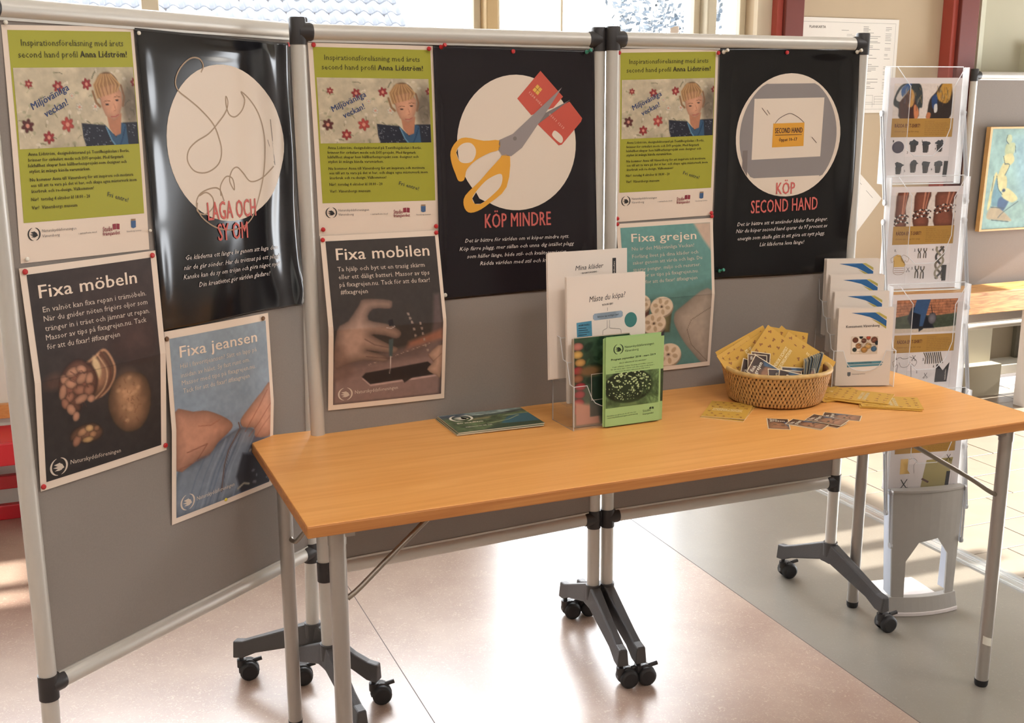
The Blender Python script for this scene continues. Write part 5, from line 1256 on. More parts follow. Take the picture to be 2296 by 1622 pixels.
# ================================================================== ON THE TABLE
ZT = TH_ + .0002
def tp(a, b, z=0.0):        # a along the table, b from its far edge towards the visitor
    return TM @ Vector((a, -b, ZT + z))
ACR = acrylic()
EDG = acrylic_lit('acrylic_edge_lit', .8, 1); ACS = acrylic_lit('acrylic_side_lit', .62, 1)  # light caught by edges and side plates, put in as white
PW = mat('leaflet_white', rgb(228, 216, 204), .6); PG = mat('leaflet_green', rgb(160, 194, 128), .6)
def framefn(M, w, h):
    """upright sheet in local x (right), z (up), front at -y; sheet coordinates in mm from its top left"""
    return lambda x, y, l=0.0: M @ Vector((x / 1000. - w / 2, -.0003 * l, h - y / 1000.))
def slab(fn, W, H, th=3, mb=None):
    mb = mb or MB(); mb.hexa([fn(0, 0, 0), fn(W, 0, 0), fn(W, H, 0), fn(0, H, 0), fn(0, 0, -th), fn(W, 0, -th), fn(W, H, -th), fn(0, H, -th)]); return mb
def rectp(mb, fn, x0, y0, x1, y1, l): mb._add([fn(x0, y0, l), fn(x1, y0, l), fn(x1, y1, l), fn(x0, y1, l)], [(0, 1, 2, 3)]); return mb
def holder(name, label, M, w, tiers, dstep, rise, ph, side_h, lean=.0, cut='u'):
    """stepped acrylic leaflet holder: tier 0 in front; local origin at front bottom middle, -y faces the visitor"""
    t = thing(name, label, 'leaflet holder', M)
    th = .0022; x = w / 2
    for i in range(tiers + 1):
        y = i * dstep; zb = max(0, i * rise - .002); zt = zb + ph if i < tiers else side_h
        if i == 0: zb = 0
        mb = MB(M); n = 10; cw = w * .30; cd_ = ph * .55
        if i < tiers:   # front with a U shaped cut in the middle
            pts = [(-x, zb), (x, zb), (x, zt)] + [(cw * math.cos(PI * k / n) * (1.15 if abs(math.cos(PI * k / n)) > .99 else 1), zt - cd_ * math.sin(PI * k / n) ** .5) for k in range(n + 1)] + [(-x, zt)]
            mb.prism(pts, y, y + th, 'y'); mb.build('pocket_front', ACR, t)
            mb = MB(M); mb.tube([(a, y + th / 2, b) for a, b in pts[2:]], .0010, 6); mb.build('edge_glint', EDG, t)
        else:
            mb.box(-x, x, y, y + th, max(0, (tiers - 1) * rise), zt); mb.build('back_plate', ACR, t)
            mb = MB(M); mb.tube([(-x, y, 0), (-x, y, zt), (x, y, zt), (x, y, 0)], .0010, 6); mb.build('edge_glint', EDG, t)
    for s in (-1, 1):
        pr = [(0, 0)]
        for i in range(tiers): pr += [(i * dstep, i * rise + ph), ((i + .55) * dstep, i * rise + ph + .002)]
        pr += [(tiers * dstep, side_h), (tiers * dstep, 0)]
        mb = MB(M); mb.prism([(a, b) for a, b in pr], s * x - th / 2, s * x + th / 2, 'x'); mb.build('side_plate', ACR, t)
        mb = MB(M); mb.tube([(s * x, a, b) for a, b in pr], .0011, 6, closed=True); mb.build('edge_glint', EDG, t)
    for i in range(tiers):
        mb = MB(M); mb.box(-x, x, i * dstep, (i + 1) * dstep, max(.0008, i * rise - .002), i * rise + .0015); mb.build('tier_floor', ACR, t)
    return t
# ---- holder A: white and green leaflets
MA = TM @ Matrix.Translation((.7057 + .112, -.2455, .7202)) @ Matrix.Rotation(.03, 4, 'Z')
holder('leaflet_holder', 'clear three-tier acrylic leaflet holder with white and green leaflets, left of the basket', MA, .224, 3, .036, .052, .105, .285)
NAVY = mat('ink_dark', rgb(44, 44, 50), .6)
def stack(M, w, h, n, th=.0007, m=PW, seed=1, name='leaflet', label='', cat='leaflet', group=None, spread=.002, skip=0):
    """n sheets behind one another; returns the front one (as a thing) to print on"""
    r = random.Random(seed); front = None
    return [M @ Matrix.Translation((r.uniform(-spread, spread) if i else 0, i * th, r.uniform(-spread, spread) * .7 if i else 0)) for i in range(n)]
def leaflets(M, w, h, n, label, group, name='leaflet', m=PW, draw=None, th=.0008, seed=1, spread=.003, behind=None):
    Ms = stack(M, w, h, n, th, seed=seed, spread=spread)
    t = thing(name, label, 'leaflet', Ms[0], group)
    fn = framefn(Ms[0], w, h)
    slab(fn, w * 1000, h * 1000, 2).build('paper', m, t)
    if draw: draw(fn, t)
    if n > 1:
        b0 = None
        for i in range(1, n):
            lab = behind or ('sheet behind: ' + label)
            if b0 is None:
                b0 = thing(name, lab, 'leaflet', Ms[i], (group or name) + ', further back'); slab(framefn(Ms[i], w, h), w * 1000, h * 1000, 2).build('paper', m, b0)
            else: dup(b0, Ms[i])
    return t
def tier(M, i, dstep, rise, x=0.0, y=.004, lean=.045):
    return M @ Matrix.Translation((x, i * dstep + y, i * rise + .004)) @ Matrix.Rotation(-lean, 4, 'X')
def d_mina(fn, t):
    mb = MB(); add_text(mb, 'Mina kläder', 72, 44, 148, 41, 11, shear=.28, fn=lambda a, b: fn(a, b, 1)); mb.build('title', NAVY, t)
    mb = MB(); add_text(mb, '– EN KARTLÄGGNING –', 86, 53, 134, 51, 3.4, bold=True, fn=lambda a, b: fn(a, b, 1)); mb.build('subtitle', NAVY, t)
    rectp(MB(), fn, 172, 20, 182, 66, 1).build('black_tab', INK, t)
    mb = MB(); add_text(mb, 'klädkollen', 178.5, 62, 178.5, 28, 4, fn=lambda a, b: fn(a, b, 2)); mb.build('tab_text', PW, t)
MTEAL = mat('ink_teal', rgb(60, 122, 118), .6); MSLATE = mat('ink_slate', rgb(132, 146, 158), .6); MCY = mat('ink_cyan', rgb(74, 138, 164), .6)
def d_maste(fn, t):
    mb = MB(); add_text(mb, 'Måste du köpa?', 58, 62, 156, 56, 13, shear=.28, fn=lambda a, b: fn(a, b, 1)); mb.build('title', NAVY, t)
    mb = MB(); add_text(mb, 'TESTA DIG SJÄLV', 92, 73, 122, 71, 4, bold=True, fn=lambda a, b: fn(a, b, 1)); mb.build('subtitle', NAVY, t)
    mb = MB(); rectp(mb, fn, 106.5, 78, 107.3, 86, 1); rectp(mb, fn, 105.5, 108, 106.2, 122, 1); rectp(mb, fn, 112, 108, 112.7, 122, 1)
    ribbon(None, [(105.8, 122), (104, 128), (96, 130), (94, 134), (94, 146)], .7, None, fn, None, 1) if False else None
    for p in (((105.8, 121), (105, 127), (98, 130), (94, 134), (94, 148)), ((112.3, 121), (113, 127), (130, 130), (142, 133), (144, 146))): ribbon(None, p, .8, None, fn, t, 1.2).build('flow_line', GINK, t)
    mb.build('flow_arrow', GINK, t)
    flat('question_box', [(72, 90), (144, 88), (148, 92), (148, 101), (144, 104), (72, 106), (68, 102), (68, 94)], MSLATE, fn, t, 1)
    mb = MB(); add_text(mb, 'Behöver jag verkligen den?', 80, 100, 137, 98, 4, fn=lambda a, b: fn(a, b, 2)); mb.build('question_text', NAVY, t)
    flat('green_disc', circle_pts(170, 112, 17, 18), MTEAL, fn, t, 1)
    flat('blue_box', [(24, 108), (64, 106), (66, 160), (26, 162)], MCY, fn, t, 1)
    mb = MB(); add_text(mb, 'KOM IHÅG', 30, 117, 58, 116, 4, bold=True, fn=lambda a, b: fn(a, b, 2))
    for k in range(7): rectp(mb, fn, 29, 121 + k * 5.2, 50 + (k * 37 % 11), 122.2 + k * 5.2, 2)
    for a, b, c in ((76, 150, 110), (128, 148, 170), (84, 158, 100), (140, 156, 160)): rectp(mb, fn, a, b, c, b + 1, 2)
    mb.build('box_text', NAVY, t)
leaflets(tier(MA, 2, .036, .052, x=-.030, y=.010), .21, .297, 6, 'white sheet headed Mina kläder at the back of the clear holder', 'white sheets at the back of the clear holder', m=PW, draw=d_mina, seed=2, behind='white sheet right behind the one headed Mina kläder')
leaflets(tier(MA, 1, .036, .052, x=.000, y=.006), .21, .297, 8, 'white sheet headed Måste du köpa in the middle of the clear holder', 'white sheets in the middle of the clear holder', m=PW, draw=d_maste, seed=3, behind='white sheet right behind the one headed Måste du köpa')
def d_veg(fn, t):
    A_ = Art(148, 210, 74, 104, (50, 74, 54)); A_.tex(.3, 12, 4); r = random.Random(6)
    for i in range(46): A_.ell(r.uniform(30, 148), r.uniform(0, 120), r.uniform(5, 14), r.uniform(4, 9), r.choice(((58, 96, 62), (34, 60, 44), (86, 124, 84), (24, 46, 34))), soft=.6, a=.8, ang=r.uniform(0, 3), shade=.5)
    for i in range(9): A_.ell(10 + r.uniform(-4, 8), 20 + i * 19, 15, 10, r.choice(((170, 52, 60), (196, 150, 84), (150, 96, 66), (190, 120, 106), (206, 166, 92))), soft=.3, shade=.4)
    A_.ell(40, 80, 30, 12, (120, 92, 60), soft=.8); A_.poly([(0, 150), (60, 165), (70, 210), (0, 210)], (196, 140, 120), 10); A_.poly([(40, 95), (120, 95), (120, 190), (40, 190)], (32, 48, 40), 3, a=.8)
    A_.mesh('cover_photo', PRINTG, lambda x, y: fn(x, y, 1), t)
    mb = MB()
    for a, b, c, d in ((44, 88, 104, 89), (44, 150, 104, 151), (44, 88, 45, 151)): rectp(mb, fn, a, b, c, d, 2)
    mb.build('cover_lines', PW, t)
leaflets(tier(MA, 0, .036, .052, x=-.026, y=.016), .148, .210, 8, 'dark vegetable-cover brochure partly behind the green leaflets in the holder', 'vegetable brochures in the clear holder', name='brochure', m=mat('veg_edge', rgb(196, 180, 160), .6), draw=d_veg, th=.0012, seed=4, behind='brochure behind the dark vegetable cover in the clear holder')
GRD = mat('ink_green_dark', rgb(40, 56, 36), .6)
def d_green(fn, t):
    logo('bird_logo', GRD, 34, 27, 12, fn, t, 1)
    mb = MB(); P = lambda a, b: fn(a, b, 1)
    add_text(mb, 'Naturskyddsföreningen', 51, 26, 130, 24, 5.2, fn=P); add_text(mb, 'Vänersborg', 51, 35, 88, 34, 5.2, fn=P)
    add_text(mb, 'Program september 2018 - mars 2019', 15, 53, 135, 50, 4.4, bold=True, fn=P); add_text(mb, 'Alla är välkomna till våra aktiviteter!', 36, 62, 110, 60, 3.2, shear=.2, fn=P)
    for k, (a, b) in enumerate(((18, 128), (14, 132), (26, 120))): add_text(mb, ('Vi gör utflykter, ordnar föredrag och träffas i naturen', 'för att värna djur, växter och den miljö vi alla lever i här hemma', 'hos oss är alla åldrar välkomna att följa med ut'), a, 70 + k * 5.5, b, 68.5 + k * 5.5, 2.6, fn=P) if False else add_text(mb, ('Vi gör utflykter, ordnar föredrag och träffas i naturen', 'för att värna djur, växter och den miljö vi alla lever i', 'hos oss är alla åldrar välkomna att följa med ut')[k], a, 70 + k * 5.5, b, 68.5 + k * 5.5, 2.6, fn=P)
    add_text(mb, 'Kontakta oss gärna om du vill veta mer', 6, 186, 84, 184, 2.8, fn=P); add_text(mb, 'naturskyddsforeningen vanersborg', 6, 191, 88, 189, 2.8, fn=P); add_text(mb, 'Studie', 102, 186, 124, 185, 5.5, fn=P); add_text(mb, 'främjandet', 102, 193, 132, 192, 4.4, fn=P)
    mb.build('text', GRD, t)
    flat('book_mark', [(120, 176), (125, 175), (126, 180), (120, 181)], GRD, fn, t, 1); flat('book_mark', [(127, 175), (132, 176), (132, 181), (127, 180)], GRD, fn, t, 1)
    A_ = Art(144, 82, 110, 63, (96, 122, 78), 1, 84); A_.tex(.5, 10, 3); r = random.Random(4)
    A_.poly([(44, 140), (80, 140), (86, 166), (38, 166)], (142, 170, 110), 4)
    A_.ell(62, 118, 66, 40, (40, 54, 34), soft=.1, shade=.5); A_.ell(62, 158, 52, 12, (60, 78, 48), soft=.5, a=.5)
    for i in range(190):
        a = r.uniform(0, 6.28); R_ = r.uniform(0, 1) ** .5; x = 62 + 62 * R_ * math.cos(a); y = 116 + 35 * R_ * math.sin(a); s_ = r.uniform(.9, 2.3) * (1.15 - .55 * max(0, (y - 105) / 45))
        A_.ell(x, y, s_, s_ * .8, (196, 216, 160), soft=.4)
    for i in range(30): A_.line([(r.uniform(90, 145), r.uniform(90, 160)), (r.uniform(100, 145), r.uniform(100, 166))], 2, (60, 82, 48), 2, .5)
    A_.mesh('toadstool_photo', PRINT, lambda x, y: fn(x, y, 1), t)
gM = tier(MA, 0, .036, .052, x=.038, y=-.0135, lean=.02)
leaflets(gM, .148, .210, 9, 'green programme leaflet with a toadstool photo at the front of the holder', 'green programme leaflets', m=PG, draw=d_green, th=.0010, seed=5, spread=.005, behind='green sheet right behind the toadstool programme leaflet')
t = leaflets(MA @ Matrix.Translation((.052, -.0035, .001)), .148, .206, 1, 'green leaflet showing on the right behind the toadstool one', 'green programme leaflets', m=PG, draw=None)
Md = MA @ Matrix.Translation((.052, -.0035, .001)); fnd = framefn(Md, .148, .206); rectp(MB(), fnd, 135, 80, 148, 160, 1).build('photo_edge', mat('ink_photo_green', rgb(60, 76, 46), .6, noise=.5, nscale=80), t)
# ---- holder B: stepped white consumer leaflets
eB = (TM.to_3x3() @ Vector((1.6782 - 1.5152, -(.2158 - .1558), 0))); rB = math.atan2(eB.y, eB.x)
pB = (tp(1.5152, .1558) + tp(1.6782, .2158)) / 2
MBB = TR((pB.x, pB.y, .7202), rB)
holder('leaflet_holder', 'clear four-tier acrylic holder with stepped white leaflets, right of the basket', MBB, .168, 4, .040, .038, .100, .285)
BLU = mat('ink_blue', rgb(36, 96, 150), .5); OLV = mat('ink_olive', rgb(180, 164, 84), .5); TEA = mat('ink_band_teal', rgb(80, 134, 150), .5)
def d_kon(full):
    def d(fn, t):
        flat('blue_swoosh', [(34, 13), (72, 12), (98, 12), (130, 34), (130, 50), (112, 38), (84, 24), (60, 18)], BLU, fn, t, 1)
        flat('olive_swoosh', [(98, 12), (108, 11), (130, 24), (130, 31)], OLV, fn, t, 1); flat('olive_swoosh', [(112, 38), (130, 50), (130, 56), (110, 43), (88, 29)], OLV, fn, t, 1)
        if not full: return
        mb = MB(); add_text(mb, 'Konsument Vänersborg', 22, 53, 112, 50, 6.6, bold=True, fn=lambda a, b: fn(a, b, 1)); mb.build('title', NAVY, t)
        A_ = Art(72, 48, 60, 40, (206, 190, 170), 38, 76); r = random.Random(12)
        A_.poly([(40, 78), (64, 78), (60, 122), (40, 122)], (230, 216, 198), 2)
        for (x, y, s_, c) in ((49, 86, 8, (112, 66, 48)), (72, 88, 7, (112, 66, 48)), (100, 86, 9, (122, 70, 52)), (58, 102, 8, (190, 132, 80)), (84, 102, 9, (206, 160, 96)), (74, 112, 9, (196, 142, 74)), (100, 110, 8, (74, 110, 140)), (64, 78, 5, (30, 34, 40)), (108, 94, 6, (40, 46, 52)), (84, 80, 6, (190, 84, 60)), (48, 112, 6, (50, 60, 56))): A_.ell(x, y, s_, s_ * .95, c, soft=.2, shade=.5)
        for i in range(16): A_.line([(r.uniform(40, 108), r.uniform(78, 122)), (r.uniform(40, 108), r.uniform(78, 122))], 1, r.choice(((30, 40, 50), (230, 220, 206))), 1, .4)
        A_.mesh('people_drawing', PRINT, lambda x, y: fn(x, y, 1), t)
        flat('teal_arrow', [(30, 146), (122, 143), (128, 147), (122, 150), (30, 153)], TEA, fn, t, 1); flat('teal_arrow', [(30, 154.5), (122, 151), (126, 152), (122, 156), (30, 160)], TEA, fn, t, 1)
        mb = MB(); add_text(mb, 'Budget och skuldrådgivning', 34, 150, 96, 147.5, 2.6, fn=lambda a, b: fn(a, b, 2)); add_text(mb, 'Vänersborgs kommun', 44, 180, 80, 179, 3, fn=lambda a, b: fn(a, b, 1)); mb.build('small_text', NAVY, t)
        flat('crest', [(32, 173), (41, 173), (41, 182), (36.5, 185), (32, 182)], mat('ink_crest', rgb(86, 92, 100), .6), fn, t, 1)
    return d
for i, nm in enumerate(('front', 'second', 'third', 'rear')):
    leaflets(tier(MBB, i, .040, .038, x=0, y=.004, lean=.03), .148, .210, 9, 'white consumer leaflet with a blue swoosh, in the %s step of the holder' % nm, 'white consumer leaflets with a blue swoosh', draw=d_kon(i == 0), th=.0026, seed=20 + i, spread=.0012, behind='plain white edge of a consumer leaflet in the %s step of the holder' % nm)
# ---- wicker basket
bc = tp(1.3123, .1843 + .004); MK = TR((bc.x, bc.y, ZT), .3)
bk = thing('wicker_basket', 'round woven cane basket full of yellow booklets', 'basket', MK)
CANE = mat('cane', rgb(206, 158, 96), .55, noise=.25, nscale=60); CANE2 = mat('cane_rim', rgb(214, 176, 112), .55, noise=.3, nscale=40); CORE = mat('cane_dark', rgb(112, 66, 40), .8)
def bR(z): return .110 + .025 * (max(0, z) / .10) ** .8
NR = 9; HBK = .088
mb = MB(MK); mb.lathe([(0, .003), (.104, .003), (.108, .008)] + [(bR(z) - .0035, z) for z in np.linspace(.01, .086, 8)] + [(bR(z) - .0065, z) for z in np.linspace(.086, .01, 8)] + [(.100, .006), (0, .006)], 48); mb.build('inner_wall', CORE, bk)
for r_ in range(NR):
    z = .0065 + r_ * (HBK - .012) / (NR - 1); R_ = bR(z)
    mb = MB(MK); mb.tube([(R_ * math.cos(2 * PI * k / 64), R_ * math.sin(2 * PI * k / 64), z) for k in range(64)], .0030, 7, closed=True); mb.build('coil', mat('cane_coil', rgb(186, 128, 74), .6), bk)
mb = MB(MK)
rnd = random.Random(3); NS = 84
for r_ in range(NR - 1):
    z0 = .0065 + r_ * (HBK - .012) / (NR - 1); z1 = z0 + (HBK - .012) / (NR - 1)
    for k in range(NS):
        a = 2 * PI * (k + (.5 if r_ % 2 else 0) + rnd.uniform(-.08, .08)) / NS; da = 2 * PI / NS * (.36 + rnd.uniform(-.04, .04)); vs = []
        for (zz, off) in ((z0 - .0022, .0022), (z0 + .0012, .0052), ((z0 + z1) / 2, .0040), (z1 - .0012, .0052), (z1 + .0024, .0022)):
            for sg in (-1, 1):
                aa = a + sg * da + .05 * (zz - z0) / .01 * .1; rr = bR(zz) + off; vs.append((rr * math.cos(aa), rr * math.sin(aa), zz))
        vs2 = []
        mb._add(vs, [(2 * q, 2 * q + 1, 2 * q + 3, 2 * q + 2) for q in range(4)], True)
o = mb.build('woven_strands', CANE, bk); o['kind'] = 'stuff'
sd_ = o.modifiers.new('thickness', 'SOLIDIFY'); sd_.thickness = .0014; sd_.offset = 1
mb = MB(MK); n = 120
rim = []
for k in range(n):
    a = 2 * PI * k / n; rim.append((bR(.096) * math.cos(a), bR(.096) * math.sin(a), .0865 + .0016 * math.sin(a * 3)))
rad = [.0062 + .0006 * (k % 4 == 0) for k in range(n)]
mb.tube(rim, rad, 10, closed=True); mb.build('rim', CANE2, bk)
# ---- booklets and cards
YEL = mat('booklet_yellow', rgb(206, 160, 66), .6); YBR = mat('booklet_brown', rgb(150, 98, 48), .6); YCR = mat('booklet_cream', rgb(250, 234, 186), .6); CARDW = mat('card_border', rgb(226, 208, 176), .5)
def booklet_proto(M, label, group='yellow booklets with little garment prints'):
    t = thing('booklet', label, 'booklet', M, group)
    w_, h_ = .105, .148       # flat booklet: local x, y in the plane, z out
    mb = MB(M); mb.box(0, w_, 0, h_, 0, .0012); mb.build('pages', mat('booklet_pages', rgb(232, 214, 178), .7), t)
    mb = MB(M); mb.box(0, w_, 0, h_, .0012, .0017); mb.box(-.0004, 0, 0, h_, 0, .0017); mb.build('cover', YEL, t)
    r = random.Random(3); mb = MB(M); z = .00185
    for i in range(5):
        for j in range(7):
            x = .011 + i * .0205 + (.009 if j % 2 else 0); y = .012 + j * .0205
            if x > .098 or (.012 < x < .094 and .05 < y < .085): continue
            a = r.uniform(0, 6.28); s_ = .0042; c, q = math.cos(a), math.sin(a)
            pl = [(-1.0, .9), (-.35, 1.1), (.35, 1.1), (1.0, .9), (.8, .2), (.45, .4), (.5, -1), (-.5, -1), (-.45, .4), (-.8, .2)] if (i + j) % 3 else [(-.9, 1), (-.2, .2), (.9, .9), (.3, 0), (.6, -1), (-.1, -.3), (-.8, -.9), (-.4, .1)]
            mb._add([(x + s_ * (u * c - v * q), y + s_ * (u * q + v * c), z) for u, v in pl], [tuple(range(len(pl)))])
    o = mb.build('garment_print', YBR, t); o['kind'] = 'stuff'
    mb = MB(M)
    for k, s_ in enumerate(('HANDBOK I SCHYSST', 'KLÄDKONSUMTION')):
        add_text(mb, s_, 16, -(70 - k * 12), 88, -(70 - k * 12), 8.5, bold=True, fn=lambda a, b: Vector((a / 1000., -b / 1000., .0020)))
    mb.build('title', YCR, t)
    return t
def orient(pos, xdir, ndir, ox=.0525, oy=.074):
    """frame whose z is ndir, y is near xdir; pos = the middle"""
    n = Vector(ndir).normalized(); y = Vector(xdir); y = (y - n * y.dot(n)).normalized(); x = y.cross(n)
    R_ = Matrix(((x.x, y.x, n.x, 0), (x.y, y.y, n.y, 0), (x.z, y.z, n.z, 0), (0, 0, 0, 1)))
    return Matrix.Translation(Vector(pos)) @ R_ @ Matrix.Translation((-ox, -oy, 0))
C = Vector((bc.x, bc.y, ZT))
F_ = Vector((math.sin(.2), -math.cos(.2), 0)); Rr = Vector((math.cos(.2), math.sin(.2), 0)); U_ = Vector((0, 0, 1))    # towards the visitor, right, up
def inb(r, f, u): return C + Rr * r + F_ * f + U_ * u
BK = [ # middle (right, front, up), long direction (right, up), tilt, label
 ((.002, .012, .108), (-.75, .66), .35, 'large yellow booklet standing tallest in the middle of the basket'),
 ((.068, .004, .088), (-.76, .64), .42, 'yellow booklet leaning right, beside the tallest one in the basket'),
 ((.038, -.030, .098), (.20, 1.0), .25, 'yellow booklet corner peeping out behind the tallest one in the basket'),
 ((.084, -.020, .082), (-.80, .58), .35, 'yellow booklet lowest at the right rear of the basket'),
 ((-.052, -.006, .104), (.86, .52), .30, 'yellow booklet left of the tallest one in the basket'),
 ((-.068, -.022, .108), (.90, .44), .28, 'rear yellow booklet at the upper left of the basket'),
 ((-.078, .006, .080), (-.42, .88), .50, 'yellow booklet hanging over the left rim of the basket'),
 ((.056, -.040, .092), (-.70, .70), .3, 'yellow booklet with only its top edge showing at the back of the basket'),
]
pb = None
for (r, f, u), (dr, du), tl, lab in BK:
    M = orient(inb(r, f, u), Rr * dr + U_ * du, F_ + U_ * tl)
    if pb is None: pb = booklet_proto(M, lab)
    else: dup(pb, M, lab)
# loose booklets on the table
def flat_on_table(c1, c2, c3, lift=.0, ox=0):
    """frame of a sheet lying on the table with its corner at c1, width towards c2, length towards c3"""
    a = tp(*c1); b = tp(*c2); y = tp(*c3) - a; x = (b - a); x.z = 0; y.z = 0; yn = y.normalized(); n = Vector((0, 0, 1)); xn = yn.cross(n)
    if xn.dot(x) < 0: xn = -xn; 
    z = xn.cross(yn)
    if z.z < 0: yn, xn, z = -yn, xn, -z; a = a + y.normalized() * 0; 
    R_ = Matrix(((xn.x, yn.x, z.x, 0), (xn.y, yn.y, z.y, 0), (xn.z, yn.z, z.z, 0), (0, 0, 0, 1)))
    return Matrix.Translation(a + Vector((0, 0, lift))) @ R_
def lay(a, b, ang, lift, ox=.0525, oy=.074, tilt=0.0):
    p = tp(a, b, lift); return TR(p, TT_ + ang) @ Matrix.Rotation(tilt, 4, 'Y') @ Matrix.Translation((-ox, -oy, 0))
for (a, b, ang, lift, tilt, lab) in (
    (1.128, .252, .92 - PI / 2 - .15, 0, 0, 'yellow booklet lying under another, left of the basket'),
    (1.131, .247, .92 - PI / 2 - .10, .0022, -.012, 'top yellow booklet lying on the table left of the basket'),
    (1.470, .215, 1.72, 0, 0, 'yellow booklet lying nearest the right side of the basket'),
    (1.478, .232, 1.45, .0022, -.01, 'yellow booklet on top, close to the right side of the basket'),
    (1.500, .288, .62, .0044, 0, 'yellow booklet in the middle of the fan right of the basket'),
    (1.512, .282, .70, .0066, -.01, 'second yellow booklet in the middle of the fan right of the basket'),
    (1.541, .352, .93, .0010, 0, 'lower yellow booklet furthest right on the table'),
    (1.545, .350, .98, .0032, -.02, 'yellow booklet on top, furthest right on the table')):
    dup(pb, lay(a, b, ang, lift + max(0, -tilt) * .06, tilt=tilt), lab)
# small cards reading fixa grejen
BRN = (110, 86, 74)
def card_proto(M, label):
    t = thing('card', label, 'card', M, 'small fixa grejen picture cards'); w_, h_ = .052, .090
    mb = MB(M); mb.box(0, w_, 0, h_, 0, .0005); mb.build('paper', CARDW, t)
    A_ = Art(48, 86, 30, 54, BRN); A_.poly([(0, 46), (14, 30), (34, 34), (48, 44), (48, 86), (0, 86)], (166, 120, 92), 5, shade=(14, .7)); A_.poly([(20, 0), (48, 0), (48, 40), (26, 30)], (70, 54, 48), 4)
    A_.ell(16, 50, 5, 3, (48, 58, 52), soft=.4); A_.ell(34, 54, 5, 3, (48, 50, 46), soft=.4); A_.line([(10, 64), (24, 60), (38, 66)], 2.5, (96, 62, 50)); A_.poly([(36, 30), (48, 22), (48, 70)], (74, 96, 120), 4); A_.tex(.15, 6, 3)
    A_.mesh('picture', PRINTG, lambda x, y: M @ Vector((.002 + x / 1000., h_ - .002 - y / 1000., .0007)), t)
    mb = MB(M); f = lambda a, b: Vector((.002 + a / 1000., h_ - .002 - b / 1000., .0010))
    add_text(mb, 'fixa.', 5, 13, 25, 13, 9, bold=True, fn=f); add_text(mb, 'grejen', 5, 24, 40, 24, 9, bold=True, fn=f); mb.build('title', mat('ink_white', rgb(236, 226, 206), .5), t)
    return t
CD = [((-.060, .066, .086), (-.78, .62), (-.6, .75), .5, 'brown fixa grejen card tilted at the front of the basket'),
      ((-.010, .080, .068), (-.95, .14), (0, 1), .6, 'picture card lying sideways behind the front rim of the basket'),
      ((.012, .093, .062), (-.94, .30), (0, 1), .5, 'picture card against the front rim of the basket, in the middle'),
      ((.034, .070, .070), (-.97, .12), (0, 1), .6, 'picture card behind the one at the middle of the front rim'),
      ((-.074, .040, .082), (.12, 1), (0, 1), .4, 'upright picture card behind the tilted card at the left of the basket'),
      ((-.064, .034, .086), (.16, 1), (0, 1), .35, 'upright picture card next to it at the left of the basket'),
      ((-.070, .036, .080), (-.90, .35), (0, 1), .5, 'picture card low at the left front rim of the basket')]
pc = None
for (r, f, u), (dr, du), _d, tl, lab in CD:
    M = orient(inb(r * .93, f * .93, u), Rr * dr + U_ * du, F_ + U_ * tl, .026, .045)
    if pc is None: pc = card_proto(M, lab)
    else: dup(pc, M, lab)
for (a, b, ang, lift, tilt, lab) in (
    (1.178, .388, -.08 - .50, 0, 0, 'leftmost of the loose picture cards lying in front of the basket'),
    (1.236, .420, .55, 0, 0, 'lower card of the pair second from the left in front of the basket'),
    (1.238, .419, .58, .0008, 0, 'picture card second from the left in front of the basket'),
    (1.286, .422, .45, 0, 0, 'card under the third one from the left in front of the basket'),
    (1.296, .418, .50, .004, -.05, 'slightly raised picture card, third from the left in front of the basket'),
    (1.357, .397, .78, 0, 0, 'rightmost picture card lying in front of the basket')):
    dup(pc, lay(a, b, ang, lift, .026, .045, tilt), lab)
# bundle of thin cards on edge
EB = [mat('edge_cream', rgb(214, 204, 176), .6), mat('edge_blue', rgb(140, 156, 168), .6), mat('edge_dark', rgb(52, 54, 60), .6)]
for i in range(18):
    r = .050 + i * .0032; lean = .05 + i * .022
    c = inb(r, .050 - i * .0016, .070 + i * .0008)
    n = (Rr * 1.0 - U_ * lean * .6 + F_ * .42).normalized(); y = (U_ + Rr * lean).normalized()
    M = orient(c, y, n, .026, .039)
    mb = MB(M); mb.box(0, .052, 0, .078, 0, .0009)
    lone(mb, 'card', EB[(0, 1, 0, 0, 2, 0, 1, 2, 0, 1, 0, 1, 0, 1, 0, 2, 1, 0)[i]], M, 'thin card standing on edge in the bundle at the right of the basket', 'card', 'thin cards on edge in the basket')
